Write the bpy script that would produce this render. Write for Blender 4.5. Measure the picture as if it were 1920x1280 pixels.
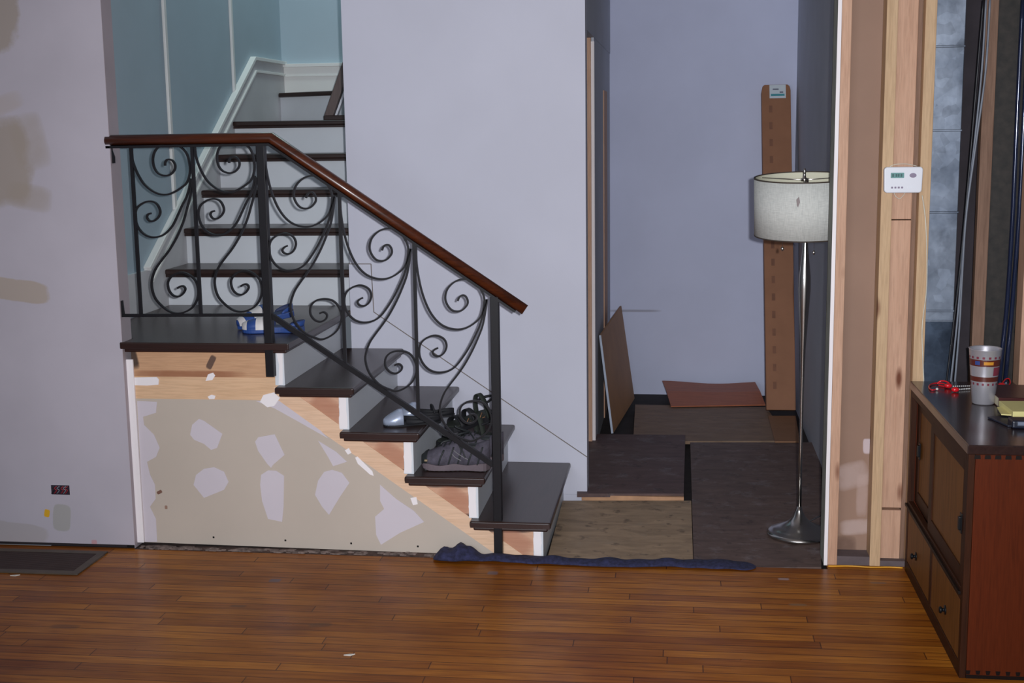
import bpy, math, random
from mathutils import Vector, Matrix
random.seed(7)
scene = bpy.context.scene
for o in list(bpy.data.objects): bpy.data.objects.remove(o)
col = scene.collection

# ------------------------------------------------------------------ camera
YAW, PITCH, ROLL, FPX = -0.13039, 0.16224, -0.01416, 2432.3
CAM = Vector((0.0, -4.973, 1.713))
_f = Vector((math.sin(YAW)*math.cos(PITCH), math.cos(YAW)*math.cos(PITCH), -math.sin(PITCH)))
_r0 = Vector((math.cos(YAW), -math.sin(YAW), 0)); _u0 = _r0.cross(_f)
RT = _r0*math.cos(ROLL) + _u0*math.sin(ROLL); UP = -_r0*math.sin(ROLL) + _u0*math.cos(ROLL)
cd = bpy.data.cameras.new('camera'); cam = bpy.data.objects.new('camera', cd); col.objects.link(cam)
cd.sensor_width = 36; cd.lens = 36*FPX/1920; cd.clip_start = .05; cd.clip_end = 100
m = Matrix.Identity(4)
for i in range(3): m[i][0], m[i][1], m[i][2], m[i][3] = RT[i], UP[i], -_f[i], CAM[i]
cam.matrix_world = m
scene.camera = cam
def at(u, v, y):
    "photo pixel -> point on the vertical plane Y=y"
    d = RT*((u-960)/FPX) + UP*((640-v)/FPX) + _f
    return CAM + d*((y-CAM.y)/d.y)
def atz(u, v, z):
    d = RT*((u-960)/FPX) + UP*((640-v)/FPX) + _f
    return CAM + d*((z-CAM.z)/d.z)

# ------------------------------------------------------------------ light
w = bpy.data.worlds.new('world'); scene.world = w; w.use_nodes = True
w.node_tree.nodes['Background'].inputs[0].default_value = (.75, .85, 1.0, 1)
w.node_tree.nodes['Background'].inputs[1].default_value = .13
def lamp(name, typ, loc, power, color, size=.1, target=None, size_y=None):
    l = bpy.data.lights.new(name, typ); o = bpy.data.objects.new(name, l); col.objects.link(o)
    o.location = loc; l.energy = power; l.color = color
    if typ == 'AREA':
        l.size = size
        if size_y: l.shape = 'RECTANGLE'; l.size_y = size_y
    else: l.shadow_soft_size = size
    if target is not None: o.rotation_euler = (Vector(target)-Vector(loc)).to_track_quat('-Z', 'Y').to_euler()
    return o
fl = lamp('camera_flash', 'SPOT', CAM + RT*.06 + UP*.03, 720, (.95, .965, 1.0), .016, CAM + _f*5 + RT*.30 + UP*.25)
fl.data.spot_size = math.radians(76); fl.data.spot_blend = 1.0
lamp('window_daylight', 'AREA', (-1.5, -7.0, 2.0), 85, (.84, .90, 1.0), 2.6, (-.5, 0, 1.0), 1.6)
lamp('stairwell_daylight', 'AREA', (-1.9, 2.6, 4.6), 30, (.78, 1.0, .98), 1.0, (-2.0, 2.6, 0))
scene.view_settings.view_transform = 'Standard'; scene.view_settings.look = 'None'
scene.view_settings.exposure = 0.0; scene.view_settings.gamma = 1.0; scene.view_settings.use_curve_mapping = False

# ------------------------------------------------------------------ materials
def s2l(c):
    return tuple(((x/255)/12.92 if x/255 <= .04045 else ((x/255+.055)/1.055)**2.4) for x in c)+(1,)
class NT:
    def __init__(s, name, rough=.6, metal=0, spec=.5):
        s.m = bpy.data.materials.new(name); s.m.use_nodes = True; s.t = s.m.node_tree
        s.b = s.t.nodes['Principled BSDF']; s.b.inputs['Roughness'].default_value = rough
        s.b.inputs['Metallic'].default_value = metal; s.b.inputs['Specular IOR Level'].default_value = spec
    def n(s, t, **k):
        x = s.t.nodes.new(t)
        for a, v in k.items(): setattr(x, a, v)
        return x
    def l(s, a, b): s.t.links.new(a, b)
    def pos(s, world=True, scale=(1, 1, 1), rot=(0, 0, 0)):
        src = s.n('ShaderNodeNewGeometry').outputs['Position'] if world else s.n('ShaderNodeTexCoord').outputs['Object']
        mp = s.n('ShaderNodeMapping'); mp.inputs['Scale'].default_value = scale; mp.inputs['Rotation'].default_value = rot
        s.l(src, mp.inputs[0]); return mp.outputs[0]
    def noise(s, vec, scale, detail=4, rough=.55, dist=0):
        x = s.n('ShaderNodeTexNoise'); x.inputs['Scale'].default_value = scale; x.inputs['Detail'].default_value = detail
        x.inputs['Roughness'].default_value = rough; x.inputs['Distortion'].default_value = dist
        s.l(vec, x.inputs['Vector']); return x.outputs['Fac']
    def mathn(s, op, a, b=None, c=None, clamp=False):
        x = s.n('ShaderNodeMath', operation=op); x.use_clamp = clamp
        for i, v in enumerate((a, b, c)):
            if v is None: continue
            if isinstance(v, (int, float)): x.inputs[i].default_value = v
            else: s.l(v, x.inputs[i])
        return x.outputs[0]
    def ramp(s, fac, stops):
        x = s.n('ShaderNodeValToRGB'); r = x.color_ramp
        while len(r.elements) < len(stops): r.elements.new(.5)
        for e, (p, c) in zip(r.elements, stops): e.position = p; e.color = c
        s.l(fac, x.inputs[0]); return x.outputs[0]
    def mix(s, fac, a, b, mode='MIX'):
        x = s.n('ShaderNodeMix', data_type='RGBA', blend_type=mode)
        for sock, v in ((x.inputs[0], fac), (x.inputs[6], a), (x.inputs[7], b)):
            if isinstance(v, (int, float, tuple)): sock.default_value = v
            else: s.l(v, sock)
        return x.outputs[2]
    def base(s, c):
        if isinstance(c, tuple): s.b.inputs['Base Color'].default_value = c
        else: s.l(c, s.b.inputs['Base Color'])
    def bump(s, h, strength=.2, dist=.002):
        x = s.n('ShaderNodeBump'); x.inputs['Strength'].default_value = strength; x.inputs['Distance'].default_value = dist
        s.l(h, x.inputs['Height']); s.l(x.outputs[0], s.b.inputs['Normal'])
    def blobs(s, c, lst, wob=.35, nscale=9, axes='XZ'):
        "shaped stains or patches on a wall: (cx, cz, rx, rz, angle, colour, softness, strength)"
        p = s.pos(); sep = s.n('ShaderNodeSeparateXYZ'); s.l(p, sep.inputs[0])
        X, Z = sep.outputs[axes[0]], sep.outputs[axes[1]]
        nz = s.mathn('MULTIPLY', s.mathn('SUBTRACT', s.noise(p, nscale, 5), .5), wob*2)
        for cx, cz, rx, rz, ang, cc, soft, stren in lst:
            dx, dz = s.mathn('SUBTRACT', X, cx), s.mathn('SUBTRACT', Z, cz)
            ca, sa = math.cos(ang), math.sin(ang)
            u = s.mathn('DIVIDE', s.mathn('ADD', s.mathn('MULTIPLY', dx, ca), s.mathn('MULTIPLY', dz, sa)), rx)
            v = s.mathn('DIVIDE', s.mathn('SUBTRACT', s.mathn('MULTIPLY', dz, ca), s.mathn('MULTIPLY', dx, sa)), rz)
            u4 = s.mathn('POWER', s.mathn('ABSOLUTE', u), 4.5); v4 = s.mathn('POWER', s.mathn('ABSOLUTE', v), 4.5)
            d = s.mathn('ADD', s.mathn('ADD', u4, v4), nz)
            mr = s.n('ShaderNodeMapRange'); s.l(d, mr.inputs[0])
            mr.inputs[1].default_value = 1+soft; mr.inputs[2].default_value = 1-soft
            mr.inputs[3].default_value = 0; mr.inputs[4].default_value = stren
            c = s.mix(mr.outputs[0], c, cc)
        return c

def plain(name, rgb, rough=.6, metal=0, var=.06, scale=14, spec=.5, bump=0):
    t = NT(name, rough, metal, spec); p = t.pos(False); c = s2l(rgb)
    d = tuple(x*(1-var*3) for x in c[:3])+(1,); e = tuple(min(1, x*(1+var*2)) for x in c[:3])+(1,)
    nz = t.noise(p, scale); t.base(t.ramp(nz, [(.3, d), (.7, e)]))
    if bump: t.bump(t.noise(p, scale*12), bump, .001)
    return t.m
def paint(name, rgb, blobs=None, var=.03, rough=.75, wob=.35, nscale=9):
    t = NT(name, rough, 0, .25); p = t.pos(); c = s2l(rgb)
    d = tuple(x*(1-var*2) for x in c[:3])+(1,); e = tuple(min(1, x*(1+var)) for x in c[:3])+(1,)
    cc = t.ramp(t.noise(p, 2.2, 5), [(.35, d), (.65, e)])
    if blobs: cc = t.blobs(cc, blobs, wob, nscale)
    t.base(cc); t.bump(t.noise(p, 240, 3), .12, .0006); return t.m
def wood(name, c1, c2, axis='Z', scale=1.0, rough=.5, knots=False, world=True, spec=.4, stretch=14, blobs=None, coat=0):
    t = NT(name, rough, 0, spec)
    sc = {'X': (1.0, stretch, stretch), 'Y': (stretch, 1.0, stretch), 'Z': (stretch, stretch, 1.0)}[axis]
    p = t.pos(world, tuple(x*scale for x in sc))
    g = t.noise(p, 2.2, 6, .6, .6); a, b = s2l(c1), s2l(c2)
    c = t.ramp(g, [(.3, a), (.55, b), (.75, a)])
    fine = t.noise(p, 11, 3); c = t.mix(.25, c, t.ramp(fine, [(.35, tuple(x*.55 for x in a[:3])+(1,)), (.6, b)]))
    if knots:
        ks = {'X': (2.6, 9, 9), 'Y': (9, 2.6, 9), 'Z': (9, 9, 2.6)}[axis]
        v = t.n('ShaderNodeTexVoronoi'); v.inputs['Scale'].default_value = 1.0; t.l(t.pos(world, ks), v.inputs['Vector'])
        kn = t.ramp(v.outputs['Distance'], [(.07, (1, 1, 1, 1)), (.15, (0, 0, 0, 1))])
        c = t.mix(kn, c, s2l((105, 55, 30)))
    if blobs: c = t.blobs(c, blobs, .6, 16)
    t.base(c); t.bump(g, .1, .001)
    if coat: t.b.inputs['Coat Weight'].default_value = coat; t.b.inputs['Coat Roughness'].default_value = .12
    return t.m

TAN, TAN2, MUD = s2l((172, 158, 146)), s2l((160, 148, 138)), s2l((205, 198, 205))
M = {}
M['near_wall'] = paint('primed_drywall', (184, 178, 188), [
    (-2.83, 2.24, .22, .20, 0, TAN2, .25, .85), (-2.80, 1.615, .20, .175, 0, TAN2, .4, .85), (-2.60, 1.69, .07, .10, .2, TAN2, .9, .55),
    (-2.62, 1.47, .09, .05, -.2, TAN2, .9, .6), (-2.72, 1.83, .10, .035, .35, TAN, .9, .4), (-2.71, 1.09, .145, .045, -.12, TAN, .25, .85),
    (-2.575, .125, .04, .058, -.1, s2l((165, 162, 160)), .2, .9), (-2.80, .055, .15, .045, -.12, s2l((172, 165, 168)), .25, .9),
    (-2.641, .143, .012, .017, -.2, s2l((215, 165, 40)), .3, 1.0), (-2.44, .02, .012, .012, 0, s2l((190, 140, 145)), .6, .8)], wob=1.1, nscale=9)
M['return'] = paint('return_primer', (176, 166, 172), var=.05)
M['lavender'] = paint('lavender_white_paint', (203, 204, 218), var=.015)
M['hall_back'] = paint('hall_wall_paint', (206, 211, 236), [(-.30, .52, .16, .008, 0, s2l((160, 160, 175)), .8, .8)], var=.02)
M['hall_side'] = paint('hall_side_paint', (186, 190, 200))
M['blue'] = paint('blue_stairwell_paint', (168, 185, 196), var=.02)
M['trim'] = paint('white_trim_paint', (226, 226, 224), var=.02, rough=.4)
M['skirt'] = paint('white_skirt_paint', (205, 205, 208), var=.04, rough=.5)
M['riser'] = paint('white_riser_paint', (214, 218, 224), var=.03, rough=.45)
M['drywall'] = paint('bare_grey_drywall', (190, 178, 166), [
    (-2.155, .235, .012, .007, .5, s2l((110, 70, 55)), .4, .9), (-2.13, .17, .006, .008, 0, s2l((140, 100, 80)), .4, .8),
    (-1.93, .045, .004, .004, 0, s2l((20, 18, 18)), .2, 1), (-1.62, .04, .004, .004, 0, s2l((20, 18, 18)), .2, 1),
    (-1.34, .035, .004, .004, 0, s2l((20, 18, 18)), .2, 1), (-1.06, .03, .004, .004, 0, s2l((20, 18, 18)), .2, 1)], var=.02, wob=.1)
M['mud'] = paint('joint_compound', (204, 196, 204), var=.02)
M['plaster_white'] = paint('white_filler', (240, 234, 236), var=.02)
M['ceiling'] = paint('ceiling_paint', (215, 215, 215))
M['tread'] = wood('dark_stained_tread', (38, 26, 24), (56, 39, 35), 'Y', 1, .3, spec=.5, stretch=20)
M['tread_x'] = wood('dark_stained_tread_cross', (38, 26, 24), (54, 37, 33), 'X', 1, .3, spec=.5, stretch=20)
M['nosing'] = wood('dark_nosing_edge', (34, 14, 12), (46, 22, 17), 'X', 1, .35, spec=.5, stretch=20)
M['tan_wood'] = wood('tan_stringer_wood', (192, 148, 112), (204, 160, 124), 'X', 1, .6, stretch=18, blobs=[
    (-2.02, .852, .24, .018, 0, s2l((22, 18, 20)), .9, .95), (-1.70, .85, .06, .016, 0, s2l((22, 18, 20)), .9, .9),
    (-2.235, .81, .02, .05, .2, s2l((40, 30, 30)), .8, .9), (-1.90, .79, .013, .030, -.5, s2l((80, 60, 55)), .5, .9),
    (-2.0, .74, .22, .014, 0, s2l((150, 96, 66)), .9, .8), (-1.58, .83, .03, .02, 0, s2l((60, 30, 30)), .9, .8)])
M['tan_light'] = wood('tan_lower_board', (212, 172, 134), (222, 184, 148), 'X', 1, .6, stretch=18)
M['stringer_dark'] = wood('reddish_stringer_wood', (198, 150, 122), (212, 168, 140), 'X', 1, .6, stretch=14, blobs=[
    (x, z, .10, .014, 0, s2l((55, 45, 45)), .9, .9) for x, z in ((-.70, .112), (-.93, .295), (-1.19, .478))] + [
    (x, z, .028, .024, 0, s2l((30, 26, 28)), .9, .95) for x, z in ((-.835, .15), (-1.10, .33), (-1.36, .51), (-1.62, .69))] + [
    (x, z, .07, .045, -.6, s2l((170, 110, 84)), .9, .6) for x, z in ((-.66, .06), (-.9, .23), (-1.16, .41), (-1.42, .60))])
M['stringer_light'] = wood('pale_stringer_board', (222, 184, 152), (230, 194, 164), 'X', 1, .6, stretch=14)
M['iron'] = plain('black_wrought_iron', (18, 16, 21), .45, 0, .05, 30, .25)
M['handrail'] = wood('varnished_handrail', (48, 21, 12), (82, 38, 19), 'X', 1, .3, spec=.5, stretch=16, coat=.15)
M['stud'] = wood('pine_stud', (184, 142, 116), (202, 162, 136), 'Z', 1, .65, knots=True, stretch=16)
M['stud_shade'] = wood('shade_toned_stud', (112, 84, 68), (136, 106, 88), 'Z', 1, .7, knots=True, stretch=16)  # pine darkened in colour to carry the shade inside the wall
M['stud_y'] = wood('yellow_stud', (184, 150, 114), (202, 170, 134), 'Z', 1, .65, knots=True, stretch=16)
M['paper'] = paint('brown_drywall_paper', (150, 122, 106), [
    (.735, .46, .016, .03, 0, s2l((205, 190, 195)), .5, .8), (.68, .34, .06, .05, .3, s2l((190, 170, 165)), .9, .55),
    (.70, .13, .055, .03, .1, s2l((195, 175, 170)), .9, .6), (.66, .05, .04, .04, 0, s2l((90, 66, 56)), .9, .6), (.72, .26, .02, .08, 0, s2l((188, 165, 158)), .9, .5)], var=.04, wob=.8, nscale=22)
M['green_edge'] = plain('unpainted_reveal', (140, 142, 132), .8)
M['gap'] = plain('dark_gap', (34, 26, 30), .8)
M['foot_gap'] = plain('dusty_dark_gap', (74, 56, 50), .9, var=.2, scale=40)
M['seam'] = plain('painted_gap_shadow', (128, 118, 112), .8)  # dark tone for the shadow gap drawn along the skirt joint
M['plate'] = plain('grey_bottom_plate', (96, 84, 86), .8)
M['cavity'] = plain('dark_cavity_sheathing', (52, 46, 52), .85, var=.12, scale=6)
M['foil'] = plain('dark_mottled_board', (36, 30, 26), .6, var=.25, scale=30)
M['sub'] = plain('dark_subfloor', (40, 32, 32), .85, var=.12)
def galv(c1=(96, 106, 122), c2=(150, 160, 176)):
    t = NT('galvanised_steel', .38, .75, .5); p = t.pos()
    v = t.n('ShaderNodeTexVoronoi'); v.inputs['Scale'].default_value = 26; t.l(p, v.inputs['Vector'])
    c = t.ramp(t.noise(p, 5, 5), [(.3, s2l(c1)), (.7, s2l(c2))])
    bw = t.n('ShaderNodeRGBToBW'); t.l(v.outputs['Color'], bw.inputs[0]); c = t.mix(.3, c, bw.outputs[0], 'MULTIPLY'); t.base(c); t.bump(t.noise(p, 7, 3), .35, .004)
    t.l(t.ramp(t.noise(p, 9, 4), [(.3, (.28,)*3+(1,)), (.7, (.5,)*3+(1,))]), t.b.inputs['Roughness']); return t.m
M['galv'] = galv(); M['galv_dark'] = galv((40, 50, 66), (84, 98, 118))
def ply(name, rgb, var, seed, spots, spotc=(150, 145, 150)):
    t = NT(name, .6, 0, .3); p = t.pos(True, (1, 1, 1), (0, 0, seed)); c = s2l(rgb)
    a = tuple(x*(1-var) for x in c[:3])+(1,); b = tuple(x*(1+var) for x in c[:3])+(1,)
    g = t.noise(t.pos(True, (2.2, 7, 1), (0, 0, seed)), 2.4, 6, .65, .8)
    cc = t.ramp(g, [(.3, a), (.7, b)])
    n2 = t.noise(p, 7.0+seed, 6, .7); cc = t.mix(t.ramp(n2, [(.54, (0, 0, 0, 1)), (.72, (spots,)*3+(1,))]), cc, s2l(spotc))
    n3 = t.noise(p, 15+seed, 4, .6); cc = t.mix(t.ramp(n3, [(.58, (0, 0, 0, 1)), (.68, (spots,)*3+(1,))]), cc, s2l((28, 20, 22)))
    t.base(cc); return t.m
M['ply_tan'] = ply('worn_tan_plywood', (158, 134, 108), .32, .1, .55, (150, 136, 120))
M['ply_dark'] = ply('dark_stained_plywood', (94, 74, 72), .28, 1.2, .4)
M['ply_dark2'] = ply('dark_plaster_marked_plywood', (100, 82, 76), .3, 2.1, .4)
M['ply_mid'] = ply('brown_grey_plywood', (134, 110, 90), .2, .6, .2)
M['ply_offcut'] = ply('brown_offcut', (142, 104, 76), .1, .4, .0)
M['lath_edge'] = plain('raw_wood_edge', (190, 145, 110), .7)
M['hardboard'] = plain('brown_hardboard', (176, 130, 88), .6, var=.04, scale=5)
M['hard_edge'] = plain('pale_hardboard_edge', (178, 188, 206), .6)
M['carton'] = plain('brown_cardboard', (150, 104, 76), .75, var=.03, scale=8)
M['carton_ink'] = plain('faded_ink', (126, 86, 66), .8)
M['red_panel'] = wood('reddish_panel', (148, 80, 52), (176, 100, 64), 'X', 1, .45, stretch=18)
M['label'] = plain('white_label', (205, 215, 222), .6, var=.01)
M['teal'] = plain('teal_print', (70, 150, 160), .6)
M['ink'] = plain('grey_ink', (120, 122, 138), .6)
M['nickel'] = plain('brushed_nickel', (190, 186, 182), .24, 1.0, .03, 8)
def linen():
    t = NT('linen_lampshade', .9, 0, .1); p = t.pos(False)
    a = t.noise(t.pos(False, (40, 40, 600)), 1.0, 2); b = t.noise(t.pos(False, (500, 500, 30)), 1.0, 2)
    c = t.ramp(t.mathn('MULTIPLY', t.mathn('ADD', a, b), .5), [(.35, s2l((186, 188, 184))), (.65, s2l((216, 217, 212)))])
    t.base(c); t.bump(a, .3, .001); return t.m
M['linen'] = linen()
M['shade_in'] = plain('cream_shade_lining', (214, 212, 190), .8, var=.01)
M['rim'] = plain('shadow_toned_rim', (70, 60, 52), .6)  # dark colour paints the shadow along the lamp shade's edges
M['stain'] = plain('grey_stain', (140, 130, 130), .9)
M['plastic_white'] = plain('white_plastic', (222, 224, 232), .35, var=.005)
M['plastic_grey'] = plain('grey_plastic_button', (128, 116, 138), .4)
M['lcd'] = plain('green_lcd', (104, 150, 148), .25)
M['lcd_dark'] = plain('lcd_digits', (50, 92, 92), .3)
M['wire_white'] = plain('white_wire', (210, 205, 190), .5)
M['wire_grey'] = plain('grey_cable', (120, 126, 138), .45)
M['wire_black'] = plain('black_cable', (26, 26, 32), .45)
M['conduit'] = plain('blue_black_tubing', (34, 42, 70), .14, .3, spec=.8)
M['cloth_blue'] = plain('navy_towel', (44, 46, 78), .95, var=.18, scale=60, bump=.6)
M['yellow_cord'] = plain('yellow_cord', (222, 160, 40), .5)
M['cab_top'] = wood('espresso_table_top', (34, 22, 22), (46, 30, 28), 'Y', 1, .22, spec=.6, stretch=12, coat=.2)
M['cab_end'] = wood('reddish_brown_end_panel', (72, 27, 9), (84, 33, 12), 'Z', 1.2, .4, spec=.2, stretch=20)
M['cab_frame'] = wood('dark_cabinet_frame', (42, 20, 10), (56, 28, 13), 'Z', 1, .5, spec=.15, stretch=14)
M['cab_panel'] = wood('honey_brown_panel', (84, 52, 24), (124, 80, 38), 'Z', 1, .5, spec=.15, stretch=30)
M['cab_dark'] = plain('dark_dovetail', (20, 10, 8), .5, spec=.2)
M['pull'] = plain('black_metal_pull', (26, 28, 32), .4, .6)
M['steel'] = plain('brushed_steel', (190, 188, 196), .36, .6, .01)
M['band'] = plain('maroon_band', (88, 34, 26), .4)
M['band_orange'] = plain('orange_print', (206, 140, 44), .4)
M['band_blue'] = plain('blue_print', (50, 70, 130), .4)
M['dots'] = plain('maroon_print_dots', (120, 44, 60), .4)
M['red'] = plain('glossy_red', (200, 26, 36), .25)
M['bead'] = plain('pale_beads', (205, 205, 205), .3)
M['book'] = plain('dark_maroon_cover', (62, 18, 20), .35)
M['page'] = plain('cream_pages', (205, 195, 165), .8)
M['pad'] = plain('yellow_paper', (216, 206, 140), .75, var=.01)
M['navy'] = plain('navy_cover', (24, 28, 44), .4)
M['pen_grey'] = plain('grey_barrel', (120, 128, 146), .35)
M['sneaker_up'] = plain('grey_mesh_upper', (80, 76, 88), .85, var=.1, scale=60, bump=.4)
M['sneaker_sole'] = plain('taupe_rubber_sole', (104, 92, 98), .8)
M['sneaker_dark'] = plain('dark_overlay', (36, 40, 42), .6)
M['lace'] = plain('pale_lace', (120, 118, 122), .8)
M['toe_tan'] = plain('tan_toe_logo', (150, 130, 100), .6)
M['sandal_black'] = plain('black_strap', (20, 20, 26), .7)
M['sandal_green'] = plain('dark_green_footbed', (40, 46, 40), .8)
M['sandal_trim'] = plain('orange_brown_trim', (150, 108, 76), .6)
M['silver'] = plain('silver_leather', (176, 186, 208), .32, .35, .02)
M['slide_blue'] = plain('royal_blue_upper', (42, 72, 138), .5)
M['slide_white'] = plain('white_upper', (210, 205, 205), .5)
M['slide_insole'] = plain('navy_insole', (42, 52, 88), .7)
M['reg_frame'] = plain('olive_register_frame', (92, 80, 68), .5, .3)
M['reg_slat'] = plain('brown_register_slats', (62, 44, 40), .5, .3)
M['wirenut_red'] = plain('red_wire', (150, 40, 50), .5)
M['box_dark'] = plain('dark_box_plastic', (34, 22, 40), .6)
M['scrap'] = plain('white_paint_chip', (215, 212, 205), .8)
M['debris'] = plain('grey_plaster_debris', (118, 102, 96), .9, var=.2, scale=40)
def floor_mat():
    t = NT('strip_oak_floor', .34, 0, .16); p = t.pos()
    sp = t.n('ShaderNodeSeparateXYZ'); t.l(p, sp.inputs[0])
    row = t.mathn('FLOOR', t.mathn('DIVIDE', sp.outputs['Y'], .0572)); wn = t.n('ShaderNodeTexWhiteNoise', noise_dimensions='1D'); t.l(row, wn.inputs['W'])
    cb_ = t.n('ShaderNodeCombineXYZ'); t.l(t.mathn('MULTIPLY_ADD', wn.outputs['Value'], 7.3, sp.outputs['X']), cb_.inputs[0]); t.l(sp.outputs['Y'], cb_.inputs[1])
    br = t.n('ShaderNodeTexBrick'); t.l(cb_.outputs[0], br.inputs['Vector'])
    br.offset = 0; br.squash = 1
    br.inputs['Scale'].default_value = 1; br.inputs['Brick Width'].default_value = 1.15; br.inputs['Row Height'].default_value = .0572
    br.inputs['Mortar Size'].default_value = .0021; br.inputs['Mortar Smooth'].default_value = .3; br.inputs['Bias'].default_value = 0
    br.inputs['Color1'].default_value = s2l((150, 88, 24)); br.inputs['Color2'].default_value = s2l((188, 122, 42)); br.inputs['Mortar'].default_value = s2l((96, 54, 20))
    g = t.noise(t.pos(True, (2.0, 34, 1)), 2.0, 6, .6, .5)
    c = t.mix(.75, br.outputs['Color'], t.ramp(g, [(.32, s2l((176, 150, 130))), (.62, s2l((255, 250, 240)))]), 'MULTIPLY')
    big = t.noise(p, 1.1, 4, .6); c = t.mix(.8, c, t.ramp(big, [(.35, s2l((196, 170, 160))), (.6, s2l((255, 255, 250)))]), 'MULTIPLY')
    c = t.blobs(c, [(-1.55, -.32, .022, .018, 0, s2l((90, 80, 90)), .8, .8), (-.72, -.16, .02, .02, 0, s2l((110, 100, 110)), .8, .7),
        (.40, -.13, .02, .012, 0, s2l((170, 150, 150)), .8, .7), (.43, -.40, .03, .012, 0, s2l((130, 105, 80)), .8, .6),
        (-1.25, -.75, .04, .02, .2, s2l((90, 55, 30)), .8, .6), (-1.6, -.6, .03, .012, 0, s2l((80, 50, 30)), .8, .6),
        (-2.15, -.85, .05, .02, 0, s2l((84, 50, 28)), .9, .5), (.75, -.14, .03, .012, 0, s2l((110, 90, 80)), .8, .6)], .5, 30, 'XY')
    t.base(c)
    t.l(t.ramp(t.noise(p, 3.5, 5), [(.3, (.26,)*3+(1,)), (.7, (.42,)*3+(1,))]), t.b.inputs['Roughness'])
    h = t.mathn('SUBTRACT', 1.0, br.outputs['Fac']); t.bump(h, .35, .0015); return t.m
M['floor'] = floor_mat()

# ------------------------------------------------------------------ mesh builder
class MB:
    def __init__(s): s.v = []; s.f = []; s.sm = []
    def add(s, vs, fs, smooth=False):
        k = len(s.v); s.v += [Vector(a) for a in vs]
        for f in fs: s.f.append([i+k for i in f]); s.sm.append(smooth)
        return s
    def box(s, x0, x1, y0, y1, z0, z1):
        return s.add([(x0,y0,z0),(x1,y0,z0),(x1,y1,z0),(x0,y1,z0),(x0,y0,z1),(x1,y0,z1),(x1,y1,z1),(x0,y1,z1)],
                     [(0,3,2,1),(4,5,6,7),(0,1,5,4),(1,2,6,5),(2,3,7,6),(3,0,4,7)])
    def prism(s, pts, a0, a1, plane='XZ'):
        "outline extruded along the third axis"
        n = len(pts)
        def P(p, a): return {'XZ': (p[0], a, p[1]), 'XY': (p[0], p[1], a), 'YZ': (a, p[0], p[1])}[plane]
        vs = [P(p, a0) for p in pts]+[P(p, a1) for p in pts]
        fs = [tuple(range(n)), tuple(range(2*n-1, n-1, -1))]+[(i, i+n, (i+1) % n+n, (i+1) % n) for i in range(n)]
        return s.add(vs, fs)
    def loft(s, rings, closed_ring=True, caps=True, smooth=True):
        n = len(rings[0]); vs = [p for r in rings for p in r]; fs = []
        for i in range(len(rings)-1):
            for j in range(n if closed_ring else n-1):
                a = i*n+j; b = i*n+(j+1) % n; fs.append((a, b, b+n, a+n))
        s.add(vs, fs, smooth)
        if caps and closed_ring:
            s.add(rings[0], [tuple(range(n-1, -1, -1))], False); s.add(rings[-1], [tuple(range(n))], False)
        return s
    def lathe(s, prof, c=(0, 0, 0), n=48, caps=True):
        rings = [[(c[0]+r*math.cos(2*math.pi*k/n), c[1]+r*math.sin(2*math.pi*k/n), c[2]+z) for k in range(n)] for r, z in prof]
        return s.loft(rings, True, caps)
    def tube(s, path, r, n=8, caps=True):
        path = [Vector(p) for p in path]; rings = []; up = Vector((.13, .21, .97))
        for i, p in enumerate(path):
            t = (path[min(i+1, len(path)-1)]-path[max(i-1, 0)]).normalized()
            a = t.cross(up); a = a.normalized() if a.length > 1e-4 else t.orthogonal().normalized(); b = t.cross(a)
            rr = r[i] if isinstance(r, (list, tuple)) else r
            rings.append([p+a*rr*math.cos(2*math.pi*k/n)+b*rr*math.sin(2*math.pi*k/n) for k in range(n)])
        return s.loft(rings, True, caps)
    def sweep(s, path, sec, y0, taper=None, smooth=False):
        "path in the XZ plane, section (n, y)"
        P = [Vector((a[0], a[1])) for a in path]; rings = []
        for i, p in enumerate(P):
            d0 = (P[i]-P[i-1]).normalized() if i else (P[1]-P[0]).normalized()
            d1 = (P[i+1]-P[i]).normalized() if i < len(P)-1 else d0
            t = (d0+d1).normalized(); k = 1/max(.5, t.dot(d0)); nrm = Vector((-t.y, t.x))*k
            sc = taper[i] if taper else 1
            rings.append([(p.x+nrm.x*a*sc, y0+b, p.y+nrm.y*a*sc) for a, b in sec])
        return s.loft(rings, True, True, smooth)
    def sphere(s, c, r, n=12, sc=(1, 1, 1)):
        rings = [[(c[0]+sc[0]*r*math.sin(math.pi*i/n)*math.cos(2*math.pi*k/n), c[1]+sc[1]*r*math.sin(math.pi*i/n)*math.sin(2*math.pi*k/n), c[2]-sc[2]*r*math.cos(math.pi*i/n)) for k in range(n)] for i in range(1, n)]
        return s.loft(rings)
    def build(s, name, mat, parent=None, local=False, bevel=0, subd=0, seg=2):
        off = Vector((0, 0, 0))
        if parent is not None and not local:
            q = parent
            while q is not None and '_w' not in q: q = q.parent
            off = Vector(q['_w']) if q is not None else Vector((0, 0, 0))
        me = bpy.data.meshes.new(name)
        me.from_pydata([tuple(v-off) for v in s.v], [], s.f); me.update()
        for p, sm in zip(me.polygons, s.sm): p.use_smooth = sm
        import bmesh
        b = bmesh.new(); b.from_mesh(me); bmesh.ops.remove_doubles(b, verts=b.verts, dist=1e-6); bmesh.ops.recalc_face_normals(b, faces=b.faces); b.to_mesh(me); b.free()
        me.materials.append(M[mat] if isinstance(mat, str) else mat)
        o = bpy.data.objects.new(name, me); col.objects.link(o)
        if parent is not None: o.parent = parent
        if bevel:
            bv = o.modifiers.new('bevel', 'BEVEL'); bv.width = bevel; bv.segments = seg; bv.limit_method = 'ANGLE'; bv.angle_limit = .6
        if subd:
            sd = o.modifiers.new('sub', 'SUBSURF'); sd.levels = subd; sd.render_levels = subd
        return o
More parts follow.
